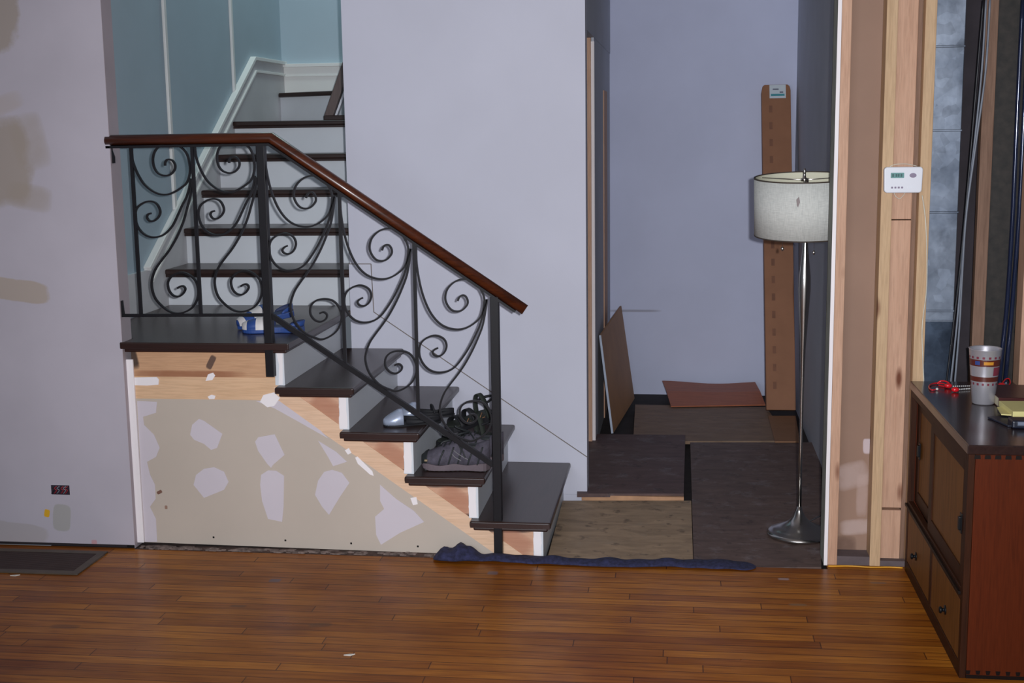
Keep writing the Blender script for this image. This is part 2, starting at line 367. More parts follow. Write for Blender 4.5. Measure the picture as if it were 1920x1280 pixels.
def tag(o, label, cat, group=None, kind=None):
    o['label'] = label; o['category'] = cat
    if group: o['group'] = group
    if kind: o['kind'] = kind
    return o
THINGS = []
def thing(name, label, cat, loc=(0, 0, 0), rz=0, group=None):
    o = bpy.data.objects.new(name, None); col.objects.link(o); o.location = loc; o.rotation_euler = (0, 0, rz)
    o.empty_display_size = .05; o['_w'] = [loc[0], loc[1], loc[2]]; THINGS.append(o)
    return tag(o, label, cat, group)
def struct(name, mb, mat, label=None, cat=None, parent=None, **k):
    o = mb.build(name, mat, parent, **k)
    if parent is None:
        o['kind'] = 'structure'
        if label: o['label'] = label
        if cat: o['category'] = cat
    return o
def B(*a): return MB().box(*a)
def smooth_path(pts, n=5):
    P = [Vector(p) for p in pts]; out = []
    for i in range(len(P)-1):
        p0, p1, p2, p3 = P[max(i-1, 0)], P[i], P[i+1], P[min(i+2, len(P)-1)]
        for k in range(n):
            t = k/n
            out.append(.5*((2*p1)+(p2-p0)*t+(2*p0-5*p1+4*p2-p3)*t*t+(3*p1-p0-3*p2+p3)*t**3))
    out.append(P[-1]); return out

# ------------------------------------------------------------------ setting
struct('floor', B(-4.2, 3.2, -6.5, .0, -.04, 0).box(-4.2, -2.262, 0, .012, -.04, 0).box(.58, 3.2, 0, .055, -.04, 0), 'floor', 'honey brown strip wood floor of the living room', 'floor')
struct('floor_hall', B(-2.7, 3.2, 0, 3.7, -.08, -.042), 'sub', 'dark subfloor under the loose plywood of the hallway', 'floor')
struct('wall_left', B(-4.2, -2.262, .011, .105, .014, 2.8), 'near_wall', 'primed drywall on the left with tan unpainted patches', 'wall')
struct('baseboard_gap_left', B(-4.2, -2.30, .02, .09, 0, .0139), 'gap', 'dark gap under the left drywall', 'baseboard')['kind'] = 'structure'
struct('wall_left_return', MB().box(-2.2625, -2.2605, .0115, .105, 0, 2.8), 'return', 'narrow pinkish return of the left wall', 'wall')
struct('wall_center', B(-1.545, -.43, .97, 1.08, -.04, 2.8).box(-1.545, -1.44, 1.08, 2.12, -.04, 2.8), 'lavender', 'tall pale lavender wall between staircase and hallway', 'wall')
struct('trim_1', MB().prism([(-1.549, -.0), (-.4305, 0), (-.4305, .184), (-1.436, .869), (-1.442, 1.097), (-1.549, 1.097)], .9645, .97), 'lavender', 'painted skirt board along the lower stairs', 'trim', bevel=.0015)
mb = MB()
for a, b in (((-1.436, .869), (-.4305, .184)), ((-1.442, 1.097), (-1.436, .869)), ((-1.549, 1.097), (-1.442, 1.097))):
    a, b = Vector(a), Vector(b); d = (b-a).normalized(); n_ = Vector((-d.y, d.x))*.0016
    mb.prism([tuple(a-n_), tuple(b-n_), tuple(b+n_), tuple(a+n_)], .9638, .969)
struct('trim_17', mb, 'seam', 'fine dark strip drawn as the shadow gap along the painted skirt board joint', 'trim')  # thin solid strip puts the edge shadow into its colour
struct('wall_stairwell_left', B(-2.62, -2.53, .105, 3.3, .6, 5), 'blue', 'blue left wall of the stairwell', 'wall')
struct('wall_stairwell_back', B(-2.62, -.5, 3.22, 3.32, .6, 5), 'blue', 'brighter blue back wall of the stairwell', 'wall')
struct('trim_2', B(-2.53, -2.515, 1.287, 1.317, 1.31, 4.9), 'trim', 'white batten on the blue wall nearer the railing', 'trim', bevel=.003)
struct('trim_3', B(-2.53, -2.515, 2.262, 2.292, 1.93, 4.9), 'trim', 'white batten on the blue wall nearer the corner', 'trim', bevel=.003)
SK = [(.105, .86), (.105, 1.075), (.896, 1.075), (2.61, 2.139), (3.22, 2.139), (3.22, 1.0), (1.3, .86)]
struct('trim_4', MB().prism(SK, -2.53, -2.512, 'YZ'), 'skirt', 'white skirt board rising along the upper stairs', 'trim')
def ysweep(path, w, x0, x1, off):
    mb = MB(); P = [Vector(a) for a in path]; up = []; lo = []
    for i, p in enumerate(P):
        d0 = (P[i]-P[i-1]).normalized() if i else (P[1]-P[0]).normalized(); d1 = (P[i+1]-P[i]).normalized() if i < len(P)-1 else d0
        t = (d0+d1).normalized(); n = Vector((-t.y, t.x))/max(.5, t.dot(d0)); up.append(p+n*(off+w)); lo.append(p+n*off)
    return mb.prism([tuple(a) for a in up]+[tuple(a) for a in reversed(lo)], x0, x1, 'YZ')
cap = [(.896, 1.075), (2.61, 2.139), (3.22, 2.139)]
struct('trim_5', ysweep(cap, .022, -2.53, -2.494, -.004), 'trim', 'upper white bead capping the stair skirt board', 'trim', bevel=.003)
struct('trim_6', ysweep(cap, .016, -2.53, -2.500, -.075), 'trim', 'lower white bead on the stair skirt board', 'trim', bevel=.003)
struct('trim_7', B(-2.512, -.9, 3.198, 3.22, 1.6, 2.139).box(-2.512, -.9, 3.18, 3.22, 2.12, 2.141).box(-2.512, -.9, 3.19, 3.22, 2.06, 2.072), 'trim', 'white skirt board on the back wall of the stairwell', 'trim', bevel=.002)
struct('wall_hall_back', B(-.6, .9, 3.53, 3.6, -.04, 2.8), 'hall_back', 'grey blue back wall of the hallway', 'wall')
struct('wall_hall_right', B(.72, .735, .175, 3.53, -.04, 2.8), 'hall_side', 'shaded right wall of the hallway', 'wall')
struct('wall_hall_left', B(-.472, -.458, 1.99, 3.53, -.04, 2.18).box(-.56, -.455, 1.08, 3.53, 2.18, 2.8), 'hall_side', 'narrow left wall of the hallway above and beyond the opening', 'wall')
struct('trim_8', B(-.56, -.473, 1.96, 2.0, -.04, 2.178), 'stud', 'bare pine jamb stud at the hallway opening', 'trim')
struct('trim_9', B(-.4585, -.452, 2.80, 3.12, -.04, 1.93), 'stud', 'bare wood strip set in the left hallway wall', 'trim')
struct('trim_10', B(-.474, -.456, 1.984, 1.9905, -.04, 2.16), 'plaster_white', 'white drywall edge beside the jamb stud', 'trim')
struct('ceiling', B(-4.2, 3.2, -6.5, .97, 2.8, 2.85).box(-1.44, 3.2, .97, 3.6, 2.8, 2.85), 'ceiling', 'white ceiling above the room', 'ceiling')
struct('wall_stair_side', MB().prism([(-2.262, 0.016), (-.74, -.0), (-.741, .018), (-1.62, .634), (-2.262, .634)], .048, .06), 'drywall', 'grey patched drywall panel under the stairs', 'wall')
struct('trim_11', B(-2.262, -2.232, .036, .05, .016, .80), 'plaster_white', 'bright filled corner strip left of the stair drywall', 'trim', bevel=.003)
wss = bpy.data.objects['wall_stair_side']
PATCH = [[(-2.007,.484),(-1.996,.526),(-1.965,.552),(-1.944,.544),(-1.868,.49),(-1.894,.43),(-1.92,.421),(-1.949,.446),(-1.991,.463)],
 [(-1.73,.459),(-1.716,.478),(-1.645,.492),(-1.607,.406),(-1.658,.363),(-1.667,.35),(-1.683,.367),(-1.719,.421)],
 [(-2.004,.27),(-1.991,.313),(-1.955,.34),(-1.911,.348),(-1.869,.329),(-1.852,.286),(-1.873,.252),(-1.962,.215),(-1.978,.236)],
 [(-1.717,.276),(-1.711,.319),(-1.68,.339),(-1.646,.338),(-1.613,.317),(-1.621,.185),(-1.63,.12),(-1.69,.131),(-1.712,.208)],
 [(-1.485,.239),(-1.47,.299),(-1.443,.337),(-1.409,.347),(-1.368,.335),(-1.338,.293),(-1.38,.233),(-1.429,.155),(-1.457,.189)],
 [(-1.463,.468),(-1.389,.423),(-1.345,.382),(-1.404,.362),(-1.424,.401)],
 [(-1.21,.288),(-1.145,.23),(-1.072,.181),(-1.031,.135),(-1.133,.086),(-1.214,.033),(-1.233,.075),(-1.235,.152),(-1.196,.186),(-1.212,.22)],
 [(-2.228,.624),(-2.142,.621),(-2.149,.575),(-2.206,.557),(-2.204,.523),(-2.163,.481),(-2.142,.426),(-2.16,.387),(-2.201,.365),(-2.191,.309),(-2.172,.267),(-2.173,.206),(-2.2,.171),(-2.177,.119),(-2.178,.019),(-2.231,.017),(-2.231,.308)],
 [(-1.718,.630),(-1.62,.632),(-1.45,.51),(-1.42,.478),(-1.54,.545),(-1.64,.60)]]
for q in PATCH:
    MB().prism(q, .0465, .048).build('joint_compound_patch', 'mud', wss)
# debris and dark gap along the foot of the stair drywall
struct('trim_12', B(-2.262, -2.03, .02, .10, -.04, -.004).box(-2.04, -.74, .03, .06, -.04, .004), 'foot_gap', 'dark gap below the stair drywall', 'trim')
mb = MB()
for i in range(130):
    x = random.uniform(-2.24, -.95); y = random.uniform(.005, .04); s_ = random.uniform(.004, .014)
    mb.prism([(x-s_*1.6, y-s_*.4), (x+s_, y-s_*.5), (x+s_*1.5, y+s_*.4), (x-s_*.6, y+s_*.6)], 0, random.uniform(.003, .008), 'XY')
tag(mb.build('plaster_debris', 'debris'), 'grey plaster crumbs along the foot of the stair drywall', 'debris', kind='stuff')

# ------------------------------------------------------------------ lower stairs
RUN, RISE, Z1, X0, WID = .2626, .18, .1568, -.8364, .3295
WY = .964
st = thing('staircase', 'lower flight of dark treads and white risers with open left side, up to the landing', 'stairs', (-1.3, .5, 0))
def tread_mesh(pts_top, z):
    mb = MB(); mb.prism(pts_top, z-.028, z, 'XY'); return mb
def cove(x0, x1, y0, y1, z): return B(x0, x1, y0, y1, z-.042, z-.028)
for i in range(4):
    a, b = X0-RUN*i, X0-RUN*i+WID; z = Z1+RISE*i
    t = B(a, b, 0, WY, z-.028, z).build('tread', 'tread', st, bevel=.009, seg=3)
    cove(a+.014, b-.014, .014, WY, z).build('nosing_trim', 'nosing', t, bevel=.005)
    B(a+.004, b-.004, -.0012, .001, z-.026, z-.006).build('nosing_edge', 'nosing', t)
    zl = 0 if i == 0 else Z1+RISE*(i-1)
    r = B(b-.075, b-.035, .044, WY, zl-(.03 if i == 0 else 0), z-.04).build('riser', 'riser', st, bevel=.001)
    mb = MB(); h = z-.045-zl
    pl = [(b-.077+random.uniform(0, .006), zl+.004+h*k/6) for k in range(7)]+[(b-.043+random.uniform(-.003, .002), zl+.004+h*k/6) for k in range(6, -1, -1)]
    mb.prism(pl, .0425, .044).build('filler_smear', 'plaster_white', r)
ZL = Z1+RISE*4
t = tread_mesh([(-2.268, 0), (-1.557, 0), (-1.557, WY), (-1.545, WY), (-1.545, 1.135), (-2.512, 1.135), (-2.512, .106), (-2.259, .106), (-2.259, .010), (-2.268, .010)], ZL).build('landing', 'tread_x', st, bevel=.009, seg=3)
mb = MB().prism([(-2.255, .014), (-1.571, .014), (-1.571, WY), (-2.0, WY), (-2.0, .1), (-2.255, .1)], ZL-.042, ZL-.028, 'XY'); mb.build('nosing_trim', 'nosing', t, bevel=.004)
B(-2.264, -1.561, -.0012, .001, ZL-.026, ZL-.006).build('nosing_edge', 'nosing', t)
r = B(-1.632, -1.592, .044, WY, Z1+RISE*3, ZL-.04).build('riser', 'riser', st, bevel=.001)
MB().prism([(-1.618, .70), (-1.60, .70), (-1.596, .835), (-1.622, .835), (-1.612, .78)], .0425, .044).build('filler_smear', 'plaster_white', r)
B(-2.24, -1.632, .045, .06, .728, ZL-.03).build('upper_side_board', 'tan_wood', st)
lb = B(-2.24, -1.60, .047, .06, .634, .7275).build('lower_side_board', 'tan_light', st)
for q in ([(-2.245,.723),(-2.135,.726),(-2.127,.715),(-2.13,.694),(-2.18,.690),(-2.245,.691)], [(-1.927,.712),(-1.915,.74),(-1.893,.747),(-1.885,.735),(-1.898,.716)],
          [(-1.922,.646),(-1.905,.655),(-1.888,.650),(-1.893,.637),(-1.915,.636)], [(-1.70,.628),(-1.685,.656),(-1.64,.668),(-1.615,.645),(-1.64,.612),(-1.67,.605)]):
    MB().prism(q, .0437, .0475).build('filler_dab', 'plaster_white', lb)
pts = [(-1.63, .634), (-1.60, .618), (-.716, -.0), (-.582, 0)]
for i in range(4):
    f = -.542-RUN*i; z = Z1+RISE*i
    pts += [(f-.038, z-.03), (f-RUN-.002, z-.03)]
pts += [(-1.594, ZL-.03), (-1.632, ZL-.03)]
pts = [(-1.632, .634), (-.722, -.002), (-.582, -.002), (-.582, .127)]
for i in range(4):
    f = -.542-RUN*i; z = Z1+RISE*i
    pts += [(f-RUN-.04, z-.03), (f-RUN-.04, z+RISE-.03)]
pts = pts[:-1]
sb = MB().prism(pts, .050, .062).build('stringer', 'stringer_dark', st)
MB().prism([(-1.64, .640), (-.728, -.001), (-.615, -.001), (-1.54, .655), (-1.575, .69), (-1.64, .69)], .0468, .0505).build('stringer_face_board', 'stringer_light', st)
for q in ([(-1.31,.40),(-1.30,.405),(-1.24,.345),(-1.235,.325),(-1.25,.33),(-1.30,.375)], [(-1.085,.235),(-1.06,.24),(-1.055,.21),(-1.075,.205)], [(-1.352,.43),(-1.335,.44),(-1.325,.42),(-1.34,.412)]):
    MB().prism(q, .0455, .047).build('filler_dab', 'plaster_white', sb)

# ------------------------------------------------------------------ upper stairs
us = thing('staircase', 'upper flight of dark treads and white risers climbing behind the railing to a corner winder', 'stairs', (-2.0, 2.0, .88))
for k in range(5):
    y = 1.097+.272*k; z = ZL+RISE*(k+1)
    xr = -1.546
    yb = y+.33 if k < 4 else 3.198
    t = B(-2.5115, xr, y, yb, z-.028, z).build('tread', 'tread_x', us, bevel=.008, seg=3)
    B(-2.5115, xr, y+.012, y+.03, z-.040, z-.028).build('nosing_trim', 'nosing', t)
    B(-2.5115, xr, y+.035, y+.055, z-RISE-.0, z-.028).build('riser', 'riser', us)
z6 = ZL+RISE*6
wl = [(-2.5115, 3.06), (-1.60, 2.50), (-1.60, 3.198), (-2.5115, 3.198)]
t = MB().prism(wl, z6-.028, z6, 'XY').build('tread', 'tread_x', us, bevel=.008)
MB().prism([(-2.5115, 3.10), (-1.60, 2.54), (-1.60, 2.56), (-2.5115, 3.12)], z6-RISE, z6-.028, 'XY').build('riser', 'riser', us)
# inner handrail of the upper flight
ur = thing('stair_handrail', 'short dark sloping handrail piece at the top of the upper stairs', 'handrail', (-2.03, 2.5, 1.79))
a, b = at(616, 222, 2.5), at(652, 118, 2.5)
def bar(mb, a, b, w, d):
    a, b = Vector(a), Vector(b); t = (b-a).normalized(); n = t.cross(Vector((0, 1, 0))).normalized()*w/2; q = Vector((0, d/2, 0))
    return mb.loft([[a-n-q, a+n-q, a+n+q, a-n+q], [b-n-q, b+n-q, b+n+q, b-n+q]], smooth=False)
bar(MB(), a, b, .052, .05).build('rail', wood('greyish_brown_rail', (86, 72, 70), (104, 88, 84), 'Z', 1, .4), ur, bevel=.006)
a2, b2 = at(630, 220, 2.52), at(652, 160, 2.52)
bar(MB(), a2, b2, .012, .04).build('rail_lip', 'plastic_white', ur)
MB().box(a.x-.02, a.x+.12, 2.46, 2.54, ZL+RISE*5+.0005, ZL+RISE*5+.03).build('base_block', 'tread_x', ur, bevel=.006)

# ------------------------------------------------------------------ wrought iron railing
RY = .029
rl = thing('stair_railing', 'black wrought iron scroll railing with brown wooden handrail beside the stairs', 'railing', (-1.64, RY, .735))
hp = [(-2.279, 1.688), (-1.60, 1.690), (-.604, 1.011)]
sec = [(.024*math.cos(t)*(1 if math.cos(t) > 0 else .8)-.0, .027*math.sin(t)) for t in [2*math.pi*k/20 for k in range(20)]]
hr = MB().sweep(hp, sec, RY, smooth=True).build('handrail', 'handrail', rl)
sub = [(a, b-.024) for a, b in hp]; sub[1] = (-1.607, 1.666); sub[2] = (-.640, 1.008)
MB().sweep(sub, [(-.005, -.018), (-.005, .018), (.005, .018), (.005, -.018)], RY).build('handrail_channel', 'iron', rl)
HW = .017
def post(x, z0, z1): MB().box(x-HW, x+HW, RY-HW, RY+HW, z0, z1).build('post', 'iron', rl, bevel=.002)
post(-1.643, .737, 1.672); post(-.722, .008, 1.066)
def hz(x): return 1.690-(x+1.60)*.6817-.030      # underside of the sloping handrail
def bz(x): return .989-(x+1.628)*.677
for x, z0, z1 in ((-2.180, .985, 1.668), (-1.926, .985, 1.668), (-1.333, bz(-1.333), hz(-1.333)), (-1.039, bz(-1.039), hz(-1.039))):
    MB().box(x-.0062, x+.0062, RY-.0062, RY+.0062, z0, z1).build('baluster', 'iron', rl)
rs = [(-.006, -.008), (-.006, .008), (.006, .008), (.006, -.008)]
MB().sweep([(-2.262, 1.045), (-2.258, .984), (-1.655, .989)], rs, RY).build('bottom_rail', 'iron', rl)
rs2 = [(-.010, -.009), (-.010, .009), (.010, .009), (.010, -.009)]
MB().sweep([(-1.632, .988), (-.735, bz(-.735))], rs2, RY).build('bottom_rail', 'iron', rl)
bp = at(205, 268, RY); MB().sweep([(bp.x+.002, 1.668), (bp.x+.004, 1.65), (bp.x+.012, 1.625), (bp.x+.012, 1.60)], [(-.006, -.006), (-.006, .006), (.006, .006), (.006, -.006)], RY).build('wall_bracket', 'iron', rl)
LA = [(-2.181,1.67),(-2.178,1.619),(-2.168,1.581),(-2.154,1.548),(-2.133,1.515),(-2.1,1.488),(-2.069,1.475),(-2.038,1.474),(-2.006,1.485),(-1.974,1.504),(-1.954,1.522),(-1.941,1.555),(-1.939,1.59),(-1.948,1.632),(-1.968,1.657),(-1.995,1.672),(-2.026,1.675),(-2.058,1.667),(-2.081,1.645),(-2.091,1.615),(-2.088,1.583),(-2.074,1.56),(-2.049,1.549),(-2.024,1.552),(-2.004,1.57),(-2.0,1.591),(-2.011,1.609),(-2.03,1.612),(-2.04,1.602),(-2.042,1.588)]
LB = [(-2.112,1.399),(-2.125,1.395),(-2.13,1.383),(-2.12,1.369),(-2.101,1.369),(-2.081,1.385),(-2.073,1.406),(-2.081,1.43),(-2.096,1.444),(-2.121,1.447),(-2.147,1.438),(-2.171,1.419),(-2.18,1.389),(-2.176,1.359),(-2.166,1.336),(-2.148,1.317),(-2.124,1.305),(-2.099,1.303),(-2.07,1.31),(-2.044,1.328),(-2.02,1.356),(-1.999,1.394),(-1.978,1.433),(-1.96,1.463),(-1.946,1.501),(-1.939,1.537)]
LC = [(-1.932,1.531),(-1.943,1.471),(-1.96,1.418),(-1.980,1.362),(-2.009,1.304),(-2.045,1.25),(-2.079,1.21),(-2.107,1.174),(-2.123,1.137),(-2.127,1.1),(-2.117,1.058),(-2.093,1.027),(-2.06,1.002),(-2.028,0.993),(-1.996,0.998),(-1.964,1.015),(-1.942,1.043),(-1.932,1.076),(-1.936,1.116),(-1.956,1.143),(-1.987,1.159),(-2.016,1.157),(-2.042,1.143),(-2.058,1.119),(-2.055,1.088),(-2.04,1.068),(-2.018,1.062),(-1.998,1.073),(-1.986,1.092),(-1.993,1.104),(-2.006,1.104),(-2.019,1.096)]
SA = [(-1.329,1.479),(-1.33,1.411),(-1.324,1.349),(-1.311,1.283),(-1.29,1.223),(-1.266,1.182),(-1.238,1.154),(-1.206,1.139),(-1.171,1.134),(-1.139,1.14),(-1.107,1.157),(-1.08,1.182),(-1.067,1.214),(-1.062,1.254),(-1.071,1.285),(-1.089,1.313),(-1.117,1.331),(-1.149,1.334),(-1.181,1.322),(-1.208,1.295),(-1.218,1.261),(-1.211,1.233),(-1.194,1.212),(-1.172,1.206),(-1.15,1.212),(-1.131,1.232),(-1.129,1.251),(-1.138,1.267),(-1.151,1.27),(-1.162,1.262),(-1.168,1.248)]
SB = [(-1.252,1.059),(-1.265,1.053),(-1.274,1.041),(-1.265,1.029),(-1.245,1.027),(-1.226,1.042),(-1.217,1.067),(-1.224,1.091),(-1.243,1.105),(-1.268,1.109),(-1.298,1.098),(-1.321,1.076),(-1.328,1.044),(-1.323,1.013),(-1.305,0.984),(-1.28,0.966),(-1.248,0.96),(-1.212,0.967),(-1.182,0.986),(-1.152,1.023),(-1.125,1.064),(-1.102,1.108),(-1.078,1.162),(-1.053,1.254)]
SC = [(-1.051,1.254),(-1.060,1.200),(-1.072,1.146),(-1.092,1.096),(-1.116,1.045),(-1.147,0.991),(-1.177,0.949),(-1.207,0.911),(-1.231,0.876),(-1.247,0.834),(-1.249,0.800),(-1.235,0.755),(-1.198,0.71),(-1.155,0.689),(-1.123,0.683),(-1.084,0.7),(-1.056,0.728),(-1.041,0.771),(-1.049,0.809),(-1.07,0.836),(-1.102,0.846),(-1.14,0.841),(-1.165,0.819),(-1.169,0.786),(-1.153,0.762),(-1.129,0.754),(-1.107,0.765),(-1.101,0.782),(-1.114,0.793),(-1.131,0.788)]
def scroll(pts, dx, dz):
    P = smooth_path([(x+dx, z+dz) for x, z in pts], 4); n = len(P)
    s_ = [(-.0034, -.0065), (-.0034, .0065), (.0034, .0065), (.0034, -.0065)]
    MB().sweep([(p[0], p[1]) for p in P], s_, RY).build('scroll', 'iron', rl)
for c in (LA, LB, LC): scroll(c, 0, 0); scroll(c, .266, .008)
for c in (SA, SB, SC): scroll(c, 0, 0); scroll(c, -.300, .208); scroll(c, .299, -.200)

# ------------------------------------------------------------------ hallway floor sheets
def sheet(name, pix, z, th, mat, label, edge=None, grp=None):
    P = [atz(u, v, z) for u, v in pix]
    o = MB().prism([(p.x, p.y) for p in P], z-th, z, 'XY').build(name, mat, bevel=.001)
    return tag(o, label, 'plywood')
sheet('plywood_sheet', [(1022, 1062), (1300, 1062), (1296, 938), (1055, 938)], -.004, .018, 'ply_tan', 'worn tan plywood sheet on the hall floor beside the bottom step').data
sheet('plywood_sheet', [(1301, 1063), (1540, 1063), (1540, 829), (1294, 829)], -.002, .018, 'ply_dark2', 'dark brown plywood sheet with plaster marks under the floor lamp')
sheet('plywood_sheet', [(1082, 925), (1282, 925), (1285, 815), (1082, 813)], .0165, .018, 'ply_dark', 'dark stained plywood sheet with a pale front edge beyond the lavender wall')
sheet('plywood_sheet', [(1187, 827), (1480, 826), (1437, 763), (1191, 758)], -.002, .018, 'ply_mid', 'brown grey plywood sheet in front of the reddish panel')
sheet('plywood_offcut', [(1453, 827), (1500, 827), (1492, 779), (1440, 779)], .0065, .008, 'ply_offcut', 'small brown offcut on the floor below the tall carton')
p0, p1 = atz(1103, 928, .0), atz(1282, 928, .0)
tag(B(p0.x-.03, p1.x, p0.y-.022, p0.y-.002, -.02, .006).build('wood_lath', 'lath_edge'), 'thin raw wood lath along the front of the dark plywood sheet', 'lath')
# board leaning on hallway left wall
lbq = thing('leaning_board', 'brown hardboard sheet with pale edge leaning on the left hallway wall', 'board', (-.37, 2.7, 0))
A0, A1, A2, A3 = Vector((-.371, 2.23, .0)), Vector((-.285, 3.2, .0)), Vector((-.369, 3.2, .598)), Vector((-.439, 2.23, .564))
nn = (A1-A0).cross(A3-A0).normalized(); nn = nn if nn.x < 0 else -nn
fq = [A0, A1, A2, A3]; MB().loft([fq, [v+nn*.010 for v in fq]], smooth=False).build('panel', 'hardboard', lbq)
e = Vector((0, -.004, 0)); MB().loft([[A0+e, A3+e, A3+e+nn*.012, A0+e+nn*.012], [A0-e*.1, A3-e*.1, A3-e*.1+nn*.012, A0-e*.1+nn*.012]], smooth=False).build('edge', 'hard_edge', lbq)
# tall carton leaning in the back right corner
ct = thing('cardboard_carton', 'tall narrow brown cardboard carton leaning against the back hallway wall', 'carton', (.6, 2.8, 0))
sh = (3.44-2.80)/1.94
prof = [(0, 0), (.174, 0), (.176, 1.905), (.170, 1.93), (.158, 1.94), (.016, 1.94), (.004, 1.93), (-.002, 1.905)]
def carpt(x, z, d): return Vector((.520+x+.0*z-.011*z, 2.80+sh*z+d, z+.0245-d*.3))
MB().loft([[carpt(x, z, 0) for x, z in prof], [carpt(x, z, .075) for x, z in prof]], smooth=False).build('box_body', 'carton', ct, bevel=.003)
def onc(x0, x1, z0, z1, d=-.0015): 
    q = [(x0, z0), (x1, z0), (x1, z1), (x0, z1)]; return MB().loft([[carpt(x, z, d) for x, z in q], [carpt(x, z, .001) for x, z in q]], smooth=False)
lbm = onc(.046, .146, 1.855, 1.937, -.003).build('label', 'label', ct)
onc(.054, .138, 1.868, 1.881, -.004).build('teal_band', 'teal', lbm)
onc(.066, .102, 1.905, 1.914, -.004).build('printed_line', 'ink', lbm)
onc(.108, .130, 1.887, 1.896, -.004).build('printed_line', 'ink', lbm)
for k in range(17):
    z = .12+k*.103; onc(.042, .062, z, z+.042, -.0012).build('printed_mark', 'carton_ink', ct)
# reddish panel lying at the back wall
rp = MB(); n = 14; top = []; 
for i in range(n+1):
    t = i/n; z = .012+.010*math.sin(t*3.0+2.5)
    f = atz(1258+t*177, 763-3*t, .004); bk = atz(1247+t*175, 740, .0)
    bz_ = .065+.008*math.cos(t*5.5); bk.y = 3.40
    top.append((Vector((f.x, f.y, .004)), Vector((bk.x-.02, bk.y, bz_))))
ring = lambda o: [[a+Vector((0, 0, o)), (a+b)/2+Vector((0, 0, o+.012)), b+Vector((0, 0, o))] for a, b in top]
g = ring(.006)
rings = [[a[0], a[1], a[2], a[2]-Vector((0, 0, .006)), a[1]-Vector((0, 0, .006)), a[0]-Vector((0, 0, .006))] for a in g]
rp.loft(rings, smooth=False)
tag(rp.build('panelling_sheet', 'red_panel'), 'warped reddish brown panel lying along the back hallway wall', 'panel')

# ------------------------------------------------------------------ open stud wall on the right
struct('trim_13', B(.5685, .5825, .046, .175, 0, 2.79), 'green_edge', 'unpainted drywall reveal beside the floor lamp', 'trim')
struct('trim_14', B(.5683, .5823, .0445, .0462, 0, 2.79), 'plaster_white', 'bright white drywall edge of the partition', 'trim')
struct('trim_15', B(.569, .72, .175, .19, 0, 2.79), 'gap', 'dark gap behind the partition edge', 'trim')
def stud(x0, x1, y0, y1, label, mat='stud', z0=.0, z1=2.79):
    return tag(B(x0, x1, y0, y1, z0, z1).build('wall_stud', mat, bevel=.002), label, 'stud')
stud(.5835, .6200, .05, .139, 'pine stud directly beside the white drywall edge', z0=0)
struct('wall_partition_back', B(.6200, .7445, .14, .152, 0, 2.79), 'paper', 'brown paper back of drywall between two studs', 'wall')
stud(.7445, .7850, .05, .139, 'pine stud left of the thermostat, right of the brown drywall paper', 'stud_y', z0=0)
tag(B(.7852, .864, .088, .126, 0, .218).box(.7852, .864, .088, .126, .228, 1.352).box(.7852, .864, .090, .126, 1.356, 2.79).build('wall_board', 'stud', bevel=.002), 'recessed pine board in pieces behind the thermostat', 'board')
tag(B(.865, .882, .10, .139, 0, 2.79).build('wall_stud', 'stud_shade'), 'narrow dark strip standing in for the shadow between recessed board and yellowish stud', 'stud')  # solid strip, its dark colour stands for the shadow between the boards
stud(.8825, .9230, .05, .139, 'yellowish pine stud left of the metal duct, carrying the white wire', 'stud_y')
struct('trim_16', B(.620, .7445, .055, .139, 0, .036).box(.7852, .882, .055, .087, 0, .022), 'plate', 'grey bottom plate of the stud wall', 'trim')
dt = thing('air_duct', 'galvanised sheet metal duct rising behind the studs', 'duct', (1.0, .35, 0))
B(.905, 1.066, .25, .50, .946, 2.79).build('duct_body', 'galv', dt, bevel=.003)
B(.907, 1.064, .252, .498, 0, .945).build('lower_section', 'galv_dark', dt, bevel=.003)['label'] = 'darker lower section'  # darker, bluer metal colours below the lowest seam
for z in (2.0, 1.684, 1.371, .985, .945):
    B(.903, 1.068, .244, .252, z-.004, z+.004).build('seam', 'galv', dt, bevel=.002)
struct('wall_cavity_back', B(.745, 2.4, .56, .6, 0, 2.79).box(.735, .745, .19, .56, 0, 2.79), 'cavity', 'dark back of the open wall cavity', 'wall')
stud(1.150, 1.196, .30, .34, 'shaded brown stud deeper in the cavity right of the cables', 'stud_shade')
tag(B(1.1965, 1.40, .335, .35, 0, 2.79).build('cavity_board', 'foil'), 'dark mottled board in the cavity behind the tubing', 'board')
stud(1.272, 1.312, .05, .139, 'pine stud at the right edge behind the cabinet', 'stud')
for i, (pp, lab) in enumerate((([(1918, 0), (1908, 200), (1899, 400), (1889, 560), (1881, 640), (1874, 712)], 'blue black tube left of its twin in the wall cavity'), ([(1932, 0), (1921, 200), (1911, 400), (1899, 560), (1892, 640), (1885, 712)], 'blue black tube right of its twin beside the end stud'))):
    P = smooth_path([at(u, v, .27) for u, v in pp], 4)
    tag(MB().tube(P+[Vector((P[-1].x-.005, P[-1].y, .2))], .0085, 10).build('tubing', 'conduit'), lab, 'tube')
def cable(pp, y, r, mat, name, label, grp=None, end=.2):
    P = smooth_path([at(u, v, y) for u, v in pp], 5); P.append(Vector((P[-1].x-.01, P[-1].y, end)))
    tag(MB().tube(P, r, 8).build(name, mat), label, 'cable', grp)
base = [(1849, 0), (1841, 130), (1828, 260), (1812, 400), (1802, 520), (1794, 610), (1783, 712)]
G = 'cables hanging in the wall cavity'
cable(base, .20, .004, 'wire_grey', 'electric_cable', 'grey cable hanging left of the shaded stud, middle of the three', G)
cable([(u-5-3*math.sin(v/90), v) for u, v in base], .215, .004, 'wire_black', 'electric_cable', 'black cable hanging beside the duct, leftmost of the three', G)
cable([(u+4+4*math.sin(v/110+1), v) for u, v in base], .19, .004, 'wire_grey', 'electric_cable', 'grey cable nearest the shaded stud, rightmost of the three', G)
